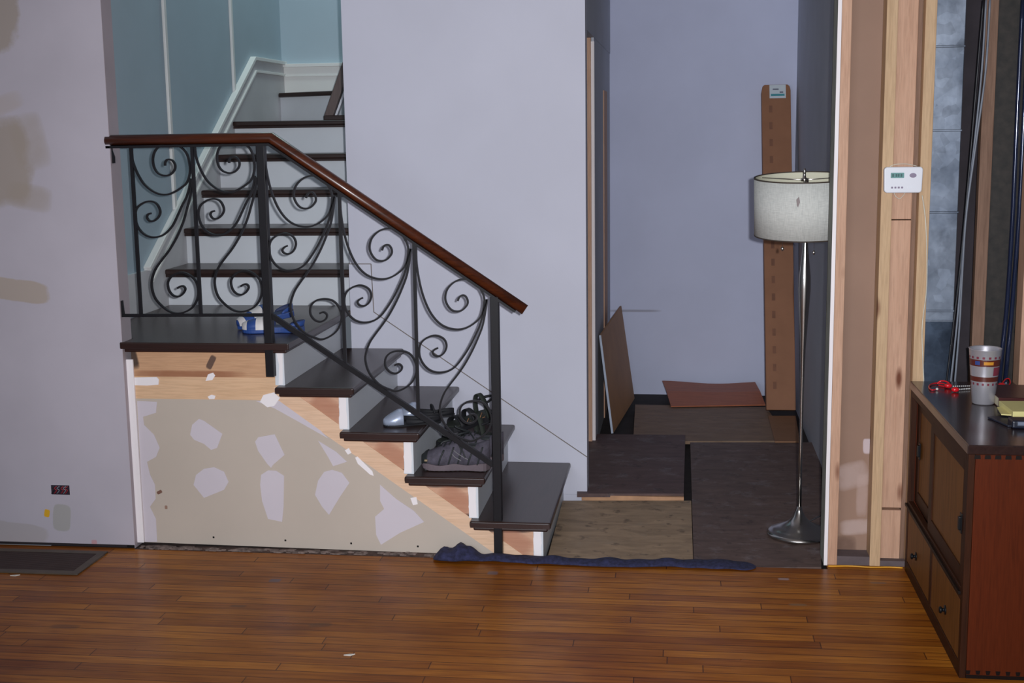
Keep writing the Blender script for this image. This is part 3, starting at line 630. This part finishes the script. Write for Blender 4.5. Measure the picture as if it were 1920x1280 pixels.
cable([(1729, 366), (1735, 410), (1738, 480), (1737, 545), (1730, 600), (1729, 640), (1732, 712)], .04, .002, 'wire_white', 'thermostat_wire', 'thin white wire hanging down the yellowish stud', None, .5)
# thermostat
tc = at(1693, 337, .03)
th = thing('thermostat', 'white wall thermostat with green display on the studs', 'thermostat', (tc.x, .049, tc.z))
def rrect(w, h, r, n=5):
    out = []
    for cx, cz, a0 in ((w-r, h-r, 0), (-w+r, h-r, 90), (-w+r, -h+r, 180), (w-r, -h+r, 270)):
        for k in range(n+1):
            a = math.radians(a0+90*k/n); out.append((cx+r*math.cos(a), cz+r*math.sin(a)))
    return out
def thp(pts, y0, y1): return MB().prism([(tc.x+a, tc.z+b) for a, b in pts], y0, y1)
thp([(a*(1+.03*(b > 0)), b) for a, b in rrect(.068, .048, .012)], .020, .0495).build('case', 'plastic_white', th, bevel=.004, seg=3)
d = thp([(a-.022, b+.017) for a, b in rrect(.024, .0095, .002)], .018, .021).build('display', 'lcd', th)
for k, x in enumerate((-.038, -.026, -.018, -.008)):
    thp([(a+x, b+.017) for a, b in rrect(.003, .0055, .001)], .0172, .0182).build('digit', 'lcd_dark', d)
thp([(.034+.0125*math.cos(t), .0165+.0085*math.sin(t)) for t in [2*math.pi*k/24 for k in range(24)]], .0175, .021).build('button', 'plastic_grey', th)
for x in (-.040, -.028, -.016, -.004):
    thp([(a+x, b-.028) for a, b in rrect(.0035, .0035, .0012)], .0185, .021).build('button', 'plastic_grey', th)
for x in (.022, .036):
    thp([(a+x, b-.029) for a, b in rrect(.005, .003, .001)], .0188, .021).build('button', 'plastic_white', th)
MB().tube(smooth_path([(tc.x-.03, .045, tc.z-.045), (tc.x-.022, .043, tc.z-.062), (tc.x-.008, .042, tc.z-.070), (tc.x+.004, .043, tc.z-.060), (tc.x+.014, .045, tc.z-.045)], 5), .0014, 6).build('wire_loop', 'wire_white', th)
MB().tube(smooth_path([(tc.x-.05, .045, tc.z+.046), (tc.x-.03, .042, tc.z+.056), (tc.x+.01, .042, tc.z+.058), (tc.x+.05, .045, tc.z+.05)], 5), .0014, 6).build('wire_loop', 'wire_white', th)
# yellow cord along foot of stud wall
P = smooth_path([at(1552, 1063, .035)*1, at(1590, 1061, .035), at(1640, 1063, .035), at(1692, 1064, .035)], 6)
tag(MB().tube([(p.x, .030+.004*math.sin(p.x*40), .0035) for p in P], .003, 8).build('yellow_cord', 'yellow_cord'), 'thin yellow cord on the floor along the foot of the stud wall', 'cord')

# ------------------------------------------------------------------ navy towel on the threshold
tw = MB(); rings = []; N = 60
for i in range(N+1):
    t = i/N; x = -.985+t*1.29; y = -.020+.012*math.sin(t*9)+.010*t
    lump = max(0, 1-abs(t-.035)/.03)*.030+max(0, 1-abs(t-.082)/.024)*.062+max(0, 1-abs(t-.118)/.030)*.040
    h = .020+lump+.004*math.sin(t*37)+.003*math.sin(t*71); wd = .042+lump*.6+.004*math.sin(t*23+1)
    if t > .75: h *= (1-(t-.75)*2.2); wd *= 1+(t-.75)*1.8
    k = min(1, t/.03+.25, (1-t)/.03+.25); h *= k; wd *= k
    rings.append([(x+.003*math.sin(j*2.1+i), y+wd*math.cos(math.pi*j/9)*(1+.08*math.sin(i*1.3+j)), .0015+h*math.sin(math.pi*j/9)**.7*(1+.10*math.sin(i*.9+j*1.7))) for j in range(10)])
tw.loft(rings)
tag(tw.build('towel', 'cloth_blue', subd=1), 'navy blue rolled towel laid along the floor threshold', 'towel')

# ------------------------------------------------------------------ floor lamp
LX, LY = .505, .425
lp = thing('floor_lamp', 'brushed nickel floor lamp with white drum shade half hidden by the wall edge', 'lamp', (LX, LY, .0))
MB().lathe([(.001, 0), (.128, 0), (.134, .006), (.133, .014), (.122, .022), (.112, .024), (.106, .030), (.080, .040), (.048, .058), (.026, .082), (.014, .108), (.010, .125), (.001, .125)], (LX, LY, 0), 64).build('base', 'nickel', lp)
MB().lathe([(.0085, .12), (.0075, .40), (.0075, .62), (.011, .80), (.020, .95), (.026, 1.05), (.025, 1.10), (.015, 1.19), (.009, 1.25), (.008, 1.50), (.001, 1.50)], (LX, LY, 0), 32).build('pole', 'nickel', lp)
sc = LX-.008
sh_ = MB(); pr = [(.192, 1.272), (.198, 1.272), (.200, 1.506), (.194, 1.506), (.192, 1.272)]
MB().lathe([(.1955, 1.274), (.1995, 1.274), (.2015, 1.504), (.1975, 1.504), (.1955, 1.274)], (sc, LY, 0), 72, caps=False).build('lamp_shade', 'linen', lp)
shade = lp.children[-1] if lp.children else None
MB().lathe([(.1950, 1.275), (.1968, 1.503)], (sc, LY, 0), 72, caps=False).build('shade_lining', 'shade_in', lp)
MB().lathe([(.1948, 1.270), (.2003, 1.270), (.2003, 1.275), (.1948, 1.275), (.1948, 1.270)], (sc, LY, 0), 72, caps=False).build('shade_rim', 'rim', lp)
MB().lathe([(.1968, 1.502), (.2023, 1.502), (.2023, 1.507), (.1968, 1.507), (.1968, 1.502)], (sc, LY, 0), 72, caps=False).build('shade_rim', 'rim', lp)
mb = MB()
for a in (25, 145, 265): mb.tube([(sc, LY, 1.494), (sc+.197*math.cos(math.radians(a)), LY+.197*math.sin(math.radians(a)), 1.494)], .002, 6)
mb.build('spider_frame', 'nickel', lp)
MB().lathe([(.001, 1.490), (.013, 1.490), (.013, 1.500), (.006, 1.504), (.0055, 1.520), (.0075, 1.530), (.004, 1.540), (.001, 1.542)], (sc, LY, 0), 20).build('finial', 'nickel', lp)
for dx, dy, z in ((-.085, -.02, 1.222), (.042, -.01, 1.205)):
    MB().tube([(sc+dx, LY+dy, 1.36), (sc+dx, LY+dy, z)], .0009, 6).build('pull_chain', 'nickel', lp)
    MB().sphere((sc+dx, LY+dy, z-.006), .008, 10, (.7, .7, 1.2)).build('pull_knob', 'nickel', lp)
a_ = math.radians(-103); mb = MB()
mb.prism([(sc-.048, 1.44), (sc-.038, 1.452), (sc-.034, 1.43), (sc-.042, 1.41), (sc-.046, 1.418)], LY-.2005, LY-.193).build('stain', 'stain', lp)
# the shade sits slightly tipped towards the room on its harp
cc_ = Vector((sc-LX, 0, 1.39)); tm = Matrix.Translation(cc_) @ Matrix.Rotation(math.radians(4.2), 4, 'X') @ Matrix.Rotation(math.radians(-.8), 4, 'Y') @ Matrix.Translation(-cc_)
for ch in bpy.data.objects:
    if ch.parent == lp and ch.name.split('.')[0] in ('lamp_shade', 'shade_lining', 'shade_rim', 'spider_frame', 'finial', 'stain'): ch.matrix_basis = tm
P = smooth_path([(LX+.02, LY+.13, .006), (LX+.06, LY+.17, .01), (LX+.13, LY+.16, .05), (LX+.19, LY+.12, .07)], 6)
MB().tube(P, .003, 8).build('power_cord', 'wire_black', lp)

# ------------------------------------------------------------------ cabinet
CX0, CX1, CY0, CY1, CH = .873, 1.243, -.995, .018, .748
cb = thing('cabinet', 'reddish brown wooden cabinet with dark top, sliding doors and drawers at the right', 'cabinet', (CX0+.18, -.49, 0))
B(CX0+.0205, CX1, CY0-.0008, CY0+.026, .012, CH-.03).build('end_panel', 'cab_end', cb, bevel=.001)
B(CX0+.0205, CX1, CY1-.026, CY1, .012, CH-.03).build('end_panel', 'cab_end', cb, bevel=.001)
tp = B(CX0-.004, CX1+.002, CY0-.002, CY1, CH-.03, CH).build('top', 'cab_top', cb, bevel=.003)
for k in range(12):
    x = CX0+.026+k*.030
    MB().prism([(x-.008, CH-.0305), (x+.008, CH-.0305), (x+.0095, CH-.043), (x-.0095, CH-.043)], CY0-.0012, CY0+.02).build('dovetail', 'cab_dark', tp)
    MB().prism([(x-.005, .014), (x+.005, .014), (x+.0075, .027), (x-.0075, .027)], CY0-.0012, CY0+.02).build('dovetail', 'cab_dark', tp)
B(CX0+.0205, CX1, CY0, CY1, 0, .012).build('bottom', 'cab_dark', cb)
B(CX1-.012, CX1, CY0+.026, CY1-.026, .012, CH-.03).build('back_panel', 'cab_frame', cb)
fr = MB()
fr.box(CX0, CX0+.02, CY0, CY0+.03, 0, CH-.03).box(CX0, CX0+.02, CY1-.03, CY1, 0, CH-.03)
fr.box(CX0, CX0+.02, CY0+.03, CY1-.03, 0, .045).box(CX0, CX0+.02, CY0+.03, CY1-.03, CH-.055, CH-.03)
fr.box(CX0, CX0+.02, CY0+.03, CY1-.03, .245, .285).box(CX0, CX0+.02, -.50, -.465, .045, .245)
fr.build('face_frame', 'cab_frame', cb, bevel=.0015)
B(CX0-.008, CX0+.004, CY0+.03, CY1-.005, .262, .272).build('door_track', 'cab_dark', cb, bevel=.001)
B(CX0+.045, CX0+.05, CY0+.03, CY1-.03, .285, CH-.055).build('dark_interior', 'cab_dark', cb)
for y0, y1, dx, hy, hz_ in ((-.405, CY1-.03, .022, -.085, .50), (CY0+.03, -.37, .006, -.905, .475)):
    dr = thing if False else None
    f = MB(); a, b = CX0+dx, CX0+dx+.014
    f.box(a, b, y0, y0+.05, .286, CH-.056).box(a, b, y1-.05, y1, .286, CH-.056).box(a, b, y0+.05, y1-.05, .286, .336).box(a, b, y0+.05, y1-.05, CH-.10, CH-.056)
    d = f.build('door', 'cab_frame', cb, bevel=.0015)
    B(a+.005, b-.002, y0+.05, y1-.05, .336, CH-.10).build('door_panel', 'cab_panel', d)
    B(a-.010, a, hy-.008, hy+.008, hz_-.022, hz_+.022).build('door_pull', 'pull', d, bevel=.003)
    mbk = MB(); mbk.box(a-.003, a+.001, hy-.014, hy+.014, hz_-.032, hz_+.032); mbk.build('pull_plate', 'pull', d, bevel=.002)
for y0, y1, hy in ((-.463, CY1-.032, -.20), (CY0+.032, -.502, -.745)):
    d = B(CX0+.002, CX0+.02, y0, y1, .047, .243).build('drawer', 'cab_panel', cb, bevel=.002)
    q = [(CX0-.002, hy, .128)]
    mb = MB(); rings = [[(CX0+.002-dx, hy+r*math.cos(2*math.pi*k/16), .128+r*math.sin(2*math.pi*k/16)) for k in range(16)] for r, dx in ((.016, 0), (.016, .003), (.006, .004), (.006, .010), (.012, .014), (.010, .020), (.001, .021))]
    mb.loft(rings); mb.build('drawer_knob', 'pull', d)
TZ = CH+.0005
# tumbler
tx, ty = atz(1843, 756, CH).xy
tb = thing('tumbler', 'tapered steel tumbler with maroon bands standing on the cabinet', 'cup', (tx, ty, TZ))
H, R0, R1 = .196, .0375, .054
def tr(z): return R0+(R1-R0)*z/H
MB().lathe([(.001, 0), (R0-.003, 0), (R0, .004), (tr(.1), .1), (R1, H-.004), (R1+.0015, H-.001), (R1-.0005, H), (R1-.003, H-.004), (tr(.1)-.003, .1), (R0-.003, .01), (.001, .01)], (tx, ty, TZ), 56, caps=False).build('cup_body', 'steel', tb)
for z0, z1 in ((.137, .160), (.083, .100)):
    MB().lathe([(tr(z0)+.0006, z0), (tr(z1)+.0006, z1)], (tx, ty, TZ), 56, caps=False).build('printed_band', 'band', tb)
def onr(mat, name, a0, a1, z0, z1, o=.0012, par=tb):
    mb = MB(); n = 6; r1 = [(tx+(tr(z0)+o)*math.cos(a0+(a1-a0)*k/n), ty+(tr(z0)+o)*math.sin(a0+(a1-a0)*k/n), TZ+z0) for k in range(n+1)]
    r2 = [(tx+(tr(z1)+o)*math.cos(a0+(a1-a0)*k/n), ty+(tr(z1)+o)*math.sin(a0+(a1-a0)*k/n), TZ+z1) for k in range(n+1)]
    mb.loft([r1, r2], False, False); return mb.build(name, mat, par)
for k in range(16):
    a = -math.pi/2+k*2*math.pi/16+.1
    onr('dots', 'printed_dot', a-.08, a+.08, .163, .171); onr('dots', 'printed_dot', a-.08, a+.08, .070, .078)
onr('band_orange', 'printed_mark', -1.85, -1.2, .143, .154); onr('band_blue', 'printed_mark', -2.45, -2.1, .142, .156); onr('dots', 'printed_mark', -1.15, -.35, .104, .134)
# red glasses-like cord with beads
rc = thing('beaded_cord', 'red cord loops joined by strands of pale beads lying behind the steel tumbler', 'cord', (.98, -.17, TZ))
def zz(u, v, h=.004): p = atz(u, v, CH+h); return p
MB().tube(smooth_path([zz(1757, 729), zz(1748, 731), zz(1743, 728), zz(1742, 724), zz(1746, 720), zz(1756, 718), zz(1768, 719), zz(1776, 722)], 5), .0028, 8).build('cord_loop', 'red', rc)
MB().tube(smooth_path([zz(1757, 719, .01), zz(1764, 714, .02), zz(1774, 715, .02), zz(1780, 720, .012), zz(1772, 724), zz(1760, 722)], 5), .0028, 8).build('cord_loop', 'red', rc)
MB().sphere(zz(1757, 729, .006), .005, 8).build('cord_tip', 'bead', rc)
for u, v in ((1778, 723), (1791, 730), (1878, 722)):
    c = zz(u, v, .010); MB().sphere((c.x, c.y, c.z), .011, 12, (1.3, .9, .85)).build('toggle', 'red', rc)
MB().tube(smooth_path([zz(1878, 720, .012), zz(1885, 711, .022), zz(1892, 710, .022), zz(1894, 718, .012), zz(1888, 724), zz(1880, 724)], 5), .0026, 8).build('cord_loop', 'red', rc)
for (u0, v0, u1, v1) in ((1784, 724, 1872, 722), (1796, 730, 1872, 724)):
    mb = MB(); a, b = zz(u0, v0, .005), zz(u1, v1, .005); n = 24
    for k in range(n+1): c = a.lerp(b, k/n); mb.sphere((c.x, c.y, c.z), .0028, 6)
    mb.build('bead_strand', 'bead', rc)
# papers and books
def book(x0, x1, y0, y1, z, h, cover, label, name='book', cat='book', rz=0):
    t = thing(name, label, cat, ((x0+x1)/2, (y0+y1)/2, z), rz)
    w_, d_ = (x1-x0)/2, (y1-y0)/2
    spine = 1
    B(-w_+.003, w_-.003, -d_+.003, d_-.003, .003, h-.003).build('pages', 'page', t, local=True)
    MB().box(-w_, w_, -d_, d_, 0, .003).box(-w_, w_, -d_, d_, h-.003, h).box(-w_, w_, -d_, -d_+.003, 0, h).build('cover', cover, t, local=True, bevel=.001)
    return t
b1 = atz(1868, 765, CH+.0)
book(1.082, 1.235, -.455, -.22, TZ, .036, 'book', 'dark maroon book on the cabinet behind the yellow pad')
nb = thing('notepad', 'yellow paper notepad on the cabinet in front of the maroon book', 'notepad', (1.165, -.56, TZ), .03)
MB().box(-.085, .11, -.085, .085, .012, .030).build('paper_block', 'pad', nb, local=True, bevel=.001)
MB().box(-.088, .11, -.088, .088, 0, .012).build('backing', 'navy', nb, local=True, bevel=.001)
sl = MB().prism([(-.115, -.06), (-.06, -.075), (-.06, .07), (-.10, .05)], .0125, .016, 'XY'); sl.build('loose_sheet', 'pad', nb, local=True)
pn = thing('pen_case', 'navy case with a grey barrel in front of the yellow notepad', 'case', (1.122, -.735, TZ))
MB().box(-.07, .12, -.035, .03, 0, .026).build('case_body', 'navy', pn, local=True, bevel=.006, seg=3)
MB().tube([(-.055, -.036, .017), (.12, -.036, .017)], .007, 12).build('barrel', 'pen_grey', pn, local=True)
cdp = MB().prism([(1.01, -.62), (1.045, -.745), (1.074, -.745), (1.074, -.60)], TZ, TZ+.006, 'XY')
tag(cdp.build('small_notebook', 'navy', bevel=.001), 'small thin navy notebook poking out left of the pen case', 'notebook')

# ------------------------------------------------------------------ footwear
def shoe_rings(L, wf, hf, z0=.0, n=16, m=22, yo=lambda s: 0, lean=0):
    rings = []
    for i in range(m+1):
        s_ = i/m; w_ = wf(s_); h = hf(s_); r = []
        for k in range(n):
            a = 2*math.pi*k/n; cx, cz = math.cos(a), math.sin(a)
            z = h*max(0, cz)**.75 if cz > 0 else 0
            fy = w_*(abs(cx)**.8)*(1 if cx > 0 else -1)
            if cz < 0: fy *= 1
            r.append((s_*L, fy+yo(s_), z0+z))
        rings.append(r)
    return rings
def fw(s_): # half width of a foot outline, toe (0) to heel (1)
    return .048*math.sqrt(max(0, 1-(1-min(1, s_/.22))**2))*(1-.27*math.exp(-((s_-.62)/.2)**2)) * (math.sqrt(max(0, 1-max(0, (s_-.86)/.14)**2)) if s_ > .86 else 1)*.97+.002
def hs(s_):
    if s_ < .08: return .028+.25*s_
    if s_ < .55: return .048+(s_-.08)*.105
    if s_ < .72: return .0975-(s_-.55)*.13
    return .0755+(s_-.72)*.09
def make_sneaker(label, loc, rz, scale=1.0):
    t = thing('hiking_shoe', label, 'shoe', loc, rz, 'hiking shoes on the second tread'); L = .285*scale
    rings = []
    for i in range(25):
        s_ = i/24; w_ = (fw(s_)+.004)*scale; zb = .012*max(0, (.14-s_)/.14)**1.5; zt = .028+.006*math.sin(s_*16)*.6+.010*max(0, (s_-.6))
        rings.append([(s_*L, -w_, zb+.002), (s_*L, -w_*1.03, zt), (s_*L, w_*1.03, zt), (s_*L, w_, zb+.002)])
    so = MB().loft(rings, smooth=False).build('sole', 'sneaker_sole', t, local=True, bevel=.003)
    mb = MB()
    for i in range(14):
        x = L*(.06+i*.066); mb.box(x, x+L*.035, -fw(x/L)*.9, fw(x/L)*.9, 0, .004)
    mb.build('tread_lugs', 'sneaker_dark', so, local=True)
    MB().loft(shoe_rings(L, lambda s_: fw(s_)*scale, lambda s_: hs(s_)*scale, .026)).build('upper', 'sneaker_up', t, local=True)
    mb = MB(); mb.sphere((L*.76, 0, .098*scale), .03, 14, (1.5, .85, .35)); mb.build('collar_opening', 'sneaker_dark', t, local=True)
    mb = MB()
    for s_ in (.30, .44, .57, .72, .86):
        for sg in (-1, 1):
            q = [(L*(s_-.03), sg*fw(s_)*1.03*scale, .028), (L*s_, sg*fw(s_)*1.05*scale, .055), (L*(s_+.05), sg*fw(s_)*.80*scale, .026+hs(s_)*.86)]
            mb.tube(smooth_path(q, 4), .0035, 6)
    mb.build('overlay_strap', 'sneaker_dark', t, local=True)
    mb = MB(); mb.loft(shoe_rings(L*.10, lambda s_: (fw(s_*.10)+.003)*scale, lambda s_: (hs(s_*.10)+.004)*scale, .026)); mb.build('toe_cap', 'sneaker_dark', t, local=True)
    B(L*.065, L*.11, -.046, -.034, .04, .048).build('toe_badge', 'toe_tan', t, local=True, bevel=.002)
    mb = MB()
    for s_ in (.34, .42, .50, .58): 
        mb.tube(smooth_path([(L*s_, -.028, .030+hs(s_)*.93), (L*(s_+.02), 0, .034+hs(s_)), (L*s_, .028, .030+hs(s_)*.93)], 4), .003, 6)
    mb.tube(smooth_path([(L*.5, 0, .125), (L*.42, -.02, .137), (L*.33, -.03, .150), (L*.30, -.03, .158)], 5), .0045, 6)
    mb.tube(smooth_path([(L*.5, 0, .125), (L*.42, -.03, .126), (L*.34, -.04, .122), (L*.31, -.045, .112)], 5), .0045, 6)
    mb.tube(smooth_path([(L*.5, 0, .125), (L*.56, -.03, .11), (L*.62, -.045, .085), (L*.66, -.05, .06)], 5), .003, 6)
    mb.build('lace', 'sneaker_dark', t, local=True)
    mb = MB()
    mb.tube(smooth_path([(L*.45, -.034, .082), (L*.50, -.043, .062), (L*.60, -.046, .046)], 4), .0022, 6)
    mb.tube(smooth_path([(L*.47, -.032, .090), (L*.56, -.041, .072), (L*.70, -.044, .050)], 4), .0022, 6)
    mb.build('reflective_piping', 'lace', t, local=True)
    return t
Z2, Z3 = Z1+RISE, Z1+2*RISE
make_sneaker('grey hiking shoe in front on the second tread, toe pointing left', (-1.052, .135, Z2+.0005), .02)
make_sneaker('grey hiking shoe on the second tread behind its mate, heel right of the iron post', (-1.015, .262, Z2+.0005), .06, 1.0)
def make_sandal(label, loc, rz, tilt=(0, 0)):
    t = thing('sandal', label, 'sandal', loc, rz, 'sport sandals on the second tread'); t.rotation_euler = (tilt[0], tilt[1], rz); L = .27
    rings = []
    for i in range(23):
        s_ = i/22; w_ = fw(s_)+.002; zb = 0; zt = .022+.01*s_
        rings.append([(s_*L, -w_, zb), (s_*L, -w_*1.02, zt), (s_*L, w_*1.02, zt), (s_*L, w_, zb)])
    MB().loft(rings, smooth=False).build('sole', 'sandal_black', t, local=True, bevel=.003)
    rings = [[(L*.02+s_*L*.96, -(fw(s_)-.004), .022+.01*s_), (L*.02+s_*L*.96, (fw(s_)-.004), .022+.01*s_), (L*.02+s_*L*.96, (fw(s_)-.004), .027+.01*s_), (L*.02+s_*L*.96, -(fw(s_)-.004), .027+.01*s_)] for s_ in [i/20 for i in range(21)]]
    MB().loft(rings, smooth=False).build('footbed', 'sandal_green', t, local=True)
    def strap(x0, x1, h, w_, name='strap', mat='sandal_black', lean=0.0):
        rr = []
        for k in range(15):
            a = math.pi*k/14; y = -math.cos(a)*(fw((x0+x1)/2/L)+.003); z = .02+h*math.sin(a)
            rr.append([(x0+lean*math.sin(a)-w_/2, y, z), (x0+lean*math.sin(a)+w_/2, y, z), (x0+lean*math.sin(a)+w_/2, y*.93, z-.004), (x0+lean*math.sin(a)-w_/2, y*.93, z-.004)])
        return MB().loft(rr, smooth=True).build(name, mat, t, local=True)
    strap(L*.22, L*.22, .042, .035); strap(L*.50, L*.50, .058, .026, lean=-.01)
    st_ = strap(L*.78, L*.78, .110, .024, 'ankle_strap', 'sandal_green', -.015)
    P = smooth_path([(L*.74, -.034, .085), (L*.90, -.028, .095), (L*1.0, 0, .10), (L*.90, .028, .095), (L*.74, .034, .085)], 5)
    MB().tube(P, .006, 8).build('heel_strap', 'sandal_black', t, local=True)
    MB().tube([(L*.56, -.046, .03), (L*.62, -.045, .055), (L*.68, -.044, .03), (L*.56, -.046, .03)], .0022, 6).build('strap_ring', 'sandal_trim', t, local=True)
    MB().tube([(L*.26, -.052, .03), (L*.32, -.050, .05), (L*.38, -.05, .03), (L*.26, -.052, .03)], .0022, 6).build('strap_ring', 'sandal_trim', t, local=True)
    return t
make_sandal('black and green sport sandal lying on top of its mate behind the hiking shoes', (-1.01, .50, Z2+.066), .85, (.0, -.10))
make_sandal('black and green sport sandal flat on the second tread under its mate', (-1.06, .50, Z2+.0005), .52)
def make_flat(label, loc, rz):
    t = thing('flat_shoe', label, 'shoe', loc, rz, 'silver toed flats on the third tread'); L = .245
    rings = [[(s_*L, -fw(s_)*.85, 0), (s_*L, -fw(s_)*.87, .008), (s_*L, fw(s_)*.87, .008), (s_*L, fw(s_)*.85, 0)] for s_ in [i/22 for i in range(23)]]
    MB().loft(rings, smooth=False).build('sole', 'sandal_black', t, local=True)
    MB().loft(shoe_rings(L*.32, lambda s_: fw(s_*.32)*.86, lambda s_: .020+.040*min(1, s_*1.2)**.8, .007)).build('toe_box', 'silver', t, local=True)
    rr = []
    for i in range(17):
        a = -math.pi/2*.98+math.pi*.98*i/16
        x = L*.70+math.cos(a)*L*.29; y = math.sin(a)*.034
        rr.append([(x, y, .006), (x, y, .020+.010*math.cos(a)), (x-.003*math.cos(a), y*.92, .020+.010*math.cos(a)), (x-.003*math.cos(a), y*.92, .006)])
    rr = [[(L*.36, -.040, .006), (L*.36, -.040, .03), (L*.36, -.037, .03), (L*.36, -.037, .006)]]+rr+[[(L*.36, .040, .006), (L*.36, .040, .03), (L*.36, .037, .03), (L*.36, .037, .006)]]
    MB().loft(rr, smooth=True).build('heel_counter', 'sandal_black', t, local=True)
    MB().tube(smooth_path([(L*.62, -.036, .02), (L*.60, -.02, .046), (L*.60, .02, .046), (L*.62, .036, .02)], 5), .005, 8).build('strap', 'sandal_black', t, local=True)
    return t
make_flat('silver toed flat shoe nearer the railing on the third tread', (-1.205, .115, Z3+.0005), .42)
make_flat('silver toed flat shoe behind its mate on the third tread', (-1.175, .255, Z3+.0005), .38)
def make_clog(label, loc, rz, ry=0):
    t = thing('slip_on_shoe', label, 'shoe', loc, rz, 'blue slip-on shoes on the landing'); t.rotation_euler = (0, ry, rz); L = .265
    rings = [[(s_*L, -fw(s_), 0), (s_*L, -fw(s_)*1.04, .024), (s_*L, fw(s_)*1.04, .024), (s_*L, fw(s_), 0)] for s_ in [i/22 for i in range(23)]]
    MB().loft(rings, smooth=False).build('sole', 'slide_blue', t, local=True, bevel=.004)
    rings = [[(L*.3+s_*L*.68, -(fw(.3+.68*s_)-.006), .023), (L*.3+s_*L*.68, (fw(.3+.68*s_)-.006), .023), (L*.3+s_*L*.68, (fw(.3+.68*s_)-.006), .027), (L*.3+s_*L*.68, -(fw(.3+.68*s_)-.006), .027)] for s_ in [i/16 for i in range(17)]]
    MB().loft(rings, smooth=False).build('insole', 'slide_insole', t, local=True)
    up = shoe_rings(L*.52, lambda s_: fw(s_*.52)*1.03, lambda s_: .022+.042*min(1, s_*1.1)**.8, .016)
    u = MB().loft(up).build('upper', 'slide_blue', t, local=True)
    def band(s0, s1, nm):
        rr = []
        for i in range(5):
            s_ = s0+(s1-s0)*i/4; w_ = fw(s_*.52)*1.055; h = .0235+.042*min(1, s_*1.1)**.8
            rr.append([(s_*L*.52, w_*math.cos(a)*(abs(math.cos(a))**-.2 if abs(math.cos(a)) > .05 else 1), .0165+h*max(0, math.sin(a))**.75) for a in [math.pi*k/14 for k in range(15)]])
        MB().loft(rr, False, False).build(nm, 'slide_white', u, local=True)
    band(.48, .82, 'white_stripe'); band(.03, .2, 'white_toe')
    for nm, mt, off, h in (('heel_cup', 'slide_blue', 0, .050), ('heel_lining', 'slide_insole', -.004, .052)):
        rr = []
        for i in range(19):
            a = -math.pi/2+math.pi*i/18; x = L*.74+math.cos(a)*(L*.25+off); y = math.sin(a)*(.036+off); hh = .03+(h-.03)*max(0, math.cos(a))**.6
            rr.append([(x, y, .02), (x+.006*math.cos(a), y*1.05, hh), (x+.003*math.cos(a), y*.96, hh), (x-.003*math.cos(a), y*.93, .02)])
        MB().loft(rr, smooth=True).build(nm, mt, t, local=True)
    return t
make_clog('blue and white slip-on shoe on the landing edge right of the iron post', (-1.842, .275, ZL+.0005), .14)
make_clog('blue and white slip-on shoe on the landing propped behind its mate', (-1.885, .345, ZL+.0015), .72, -.16)

# ------------------------------------------------------------------ small things on the left
rg = thing('floor_register', 'wide brown floor air register by the left wall', 'register', (-2.7, -.19, 0))
ry0, ry1, rx = -.335, -.052, -2.350
fr = MB(); fr.box(-3.3, rx, ry0, ry0+.035, 0, .006).box(-3.3, rx, ry1-.035, ry1, 0, .006).box(rx-.035, rx, ry0+.035, ry1-.035, 0, .006)
fr.build('frame', 'reg_frame', rg, bevel=.002)
B(-3.3, rx-.035, ry0+.035, ry1-.035, .0002, .0012).build('grille_backing', 'gap', rg)
mb = MB()
for k in range(24):
    y = ry0+.040+k*.0088; mb.box(-3.3, rx-.036, y, y+.0052, .0012, .005)
mb.build('slats', 'reg_slat', rg)
ea, eb = at(96, 909, .01), at(131, 927, .01)
eb_ = thing('outlet_box', 'open electrical box with dark and red wires low on the left wall', 'electrical box', (ea.x, .01, (ea.z+eb.z)/2))
B(ea.x, eb.x, .0075, .0108, eb.z, ea.z).build('box_opening', 'box_dark', eb_)
for k, (m_, x) in enumerate((('wirenut_red', .25), ('wire_grey', .4), ('wirenut_red', .62), ('wirenut_red', .85), ('wire_black', .1), ('wire_grey', .75))):
    xx = ea.x+(eb.x-ea.x)*x; zc = (ea.z+eb.z)/2
    MB().tube(smooth_path([(xx-.008, .008, eb.z+.004), (xx+.006, .003, zc), (xx-.004, .003, zc+.008), (xx+.006, .008, ea.z-.004)], 4), .0022, 6).build('wire', m_, eb_)
for (u, v, lab) in ((28, 1079, 'small white paint chip on the floor below the air register'), (655, 1228, 'small pale wood chip on the floor near the bottom of the photo')):
    p = atz(u, v, 0); tag(MB().prism([(p.x-.018, p.y-.004), (p.x+.004, p.y-.006), (p.x+.018, p.y+.008), (p.x+.002, p.y+.006)], .0003, .003, 'XY').build('paint_chip', 'scrap'), lab, 'chip')

for o in THINGS: del o['_w']
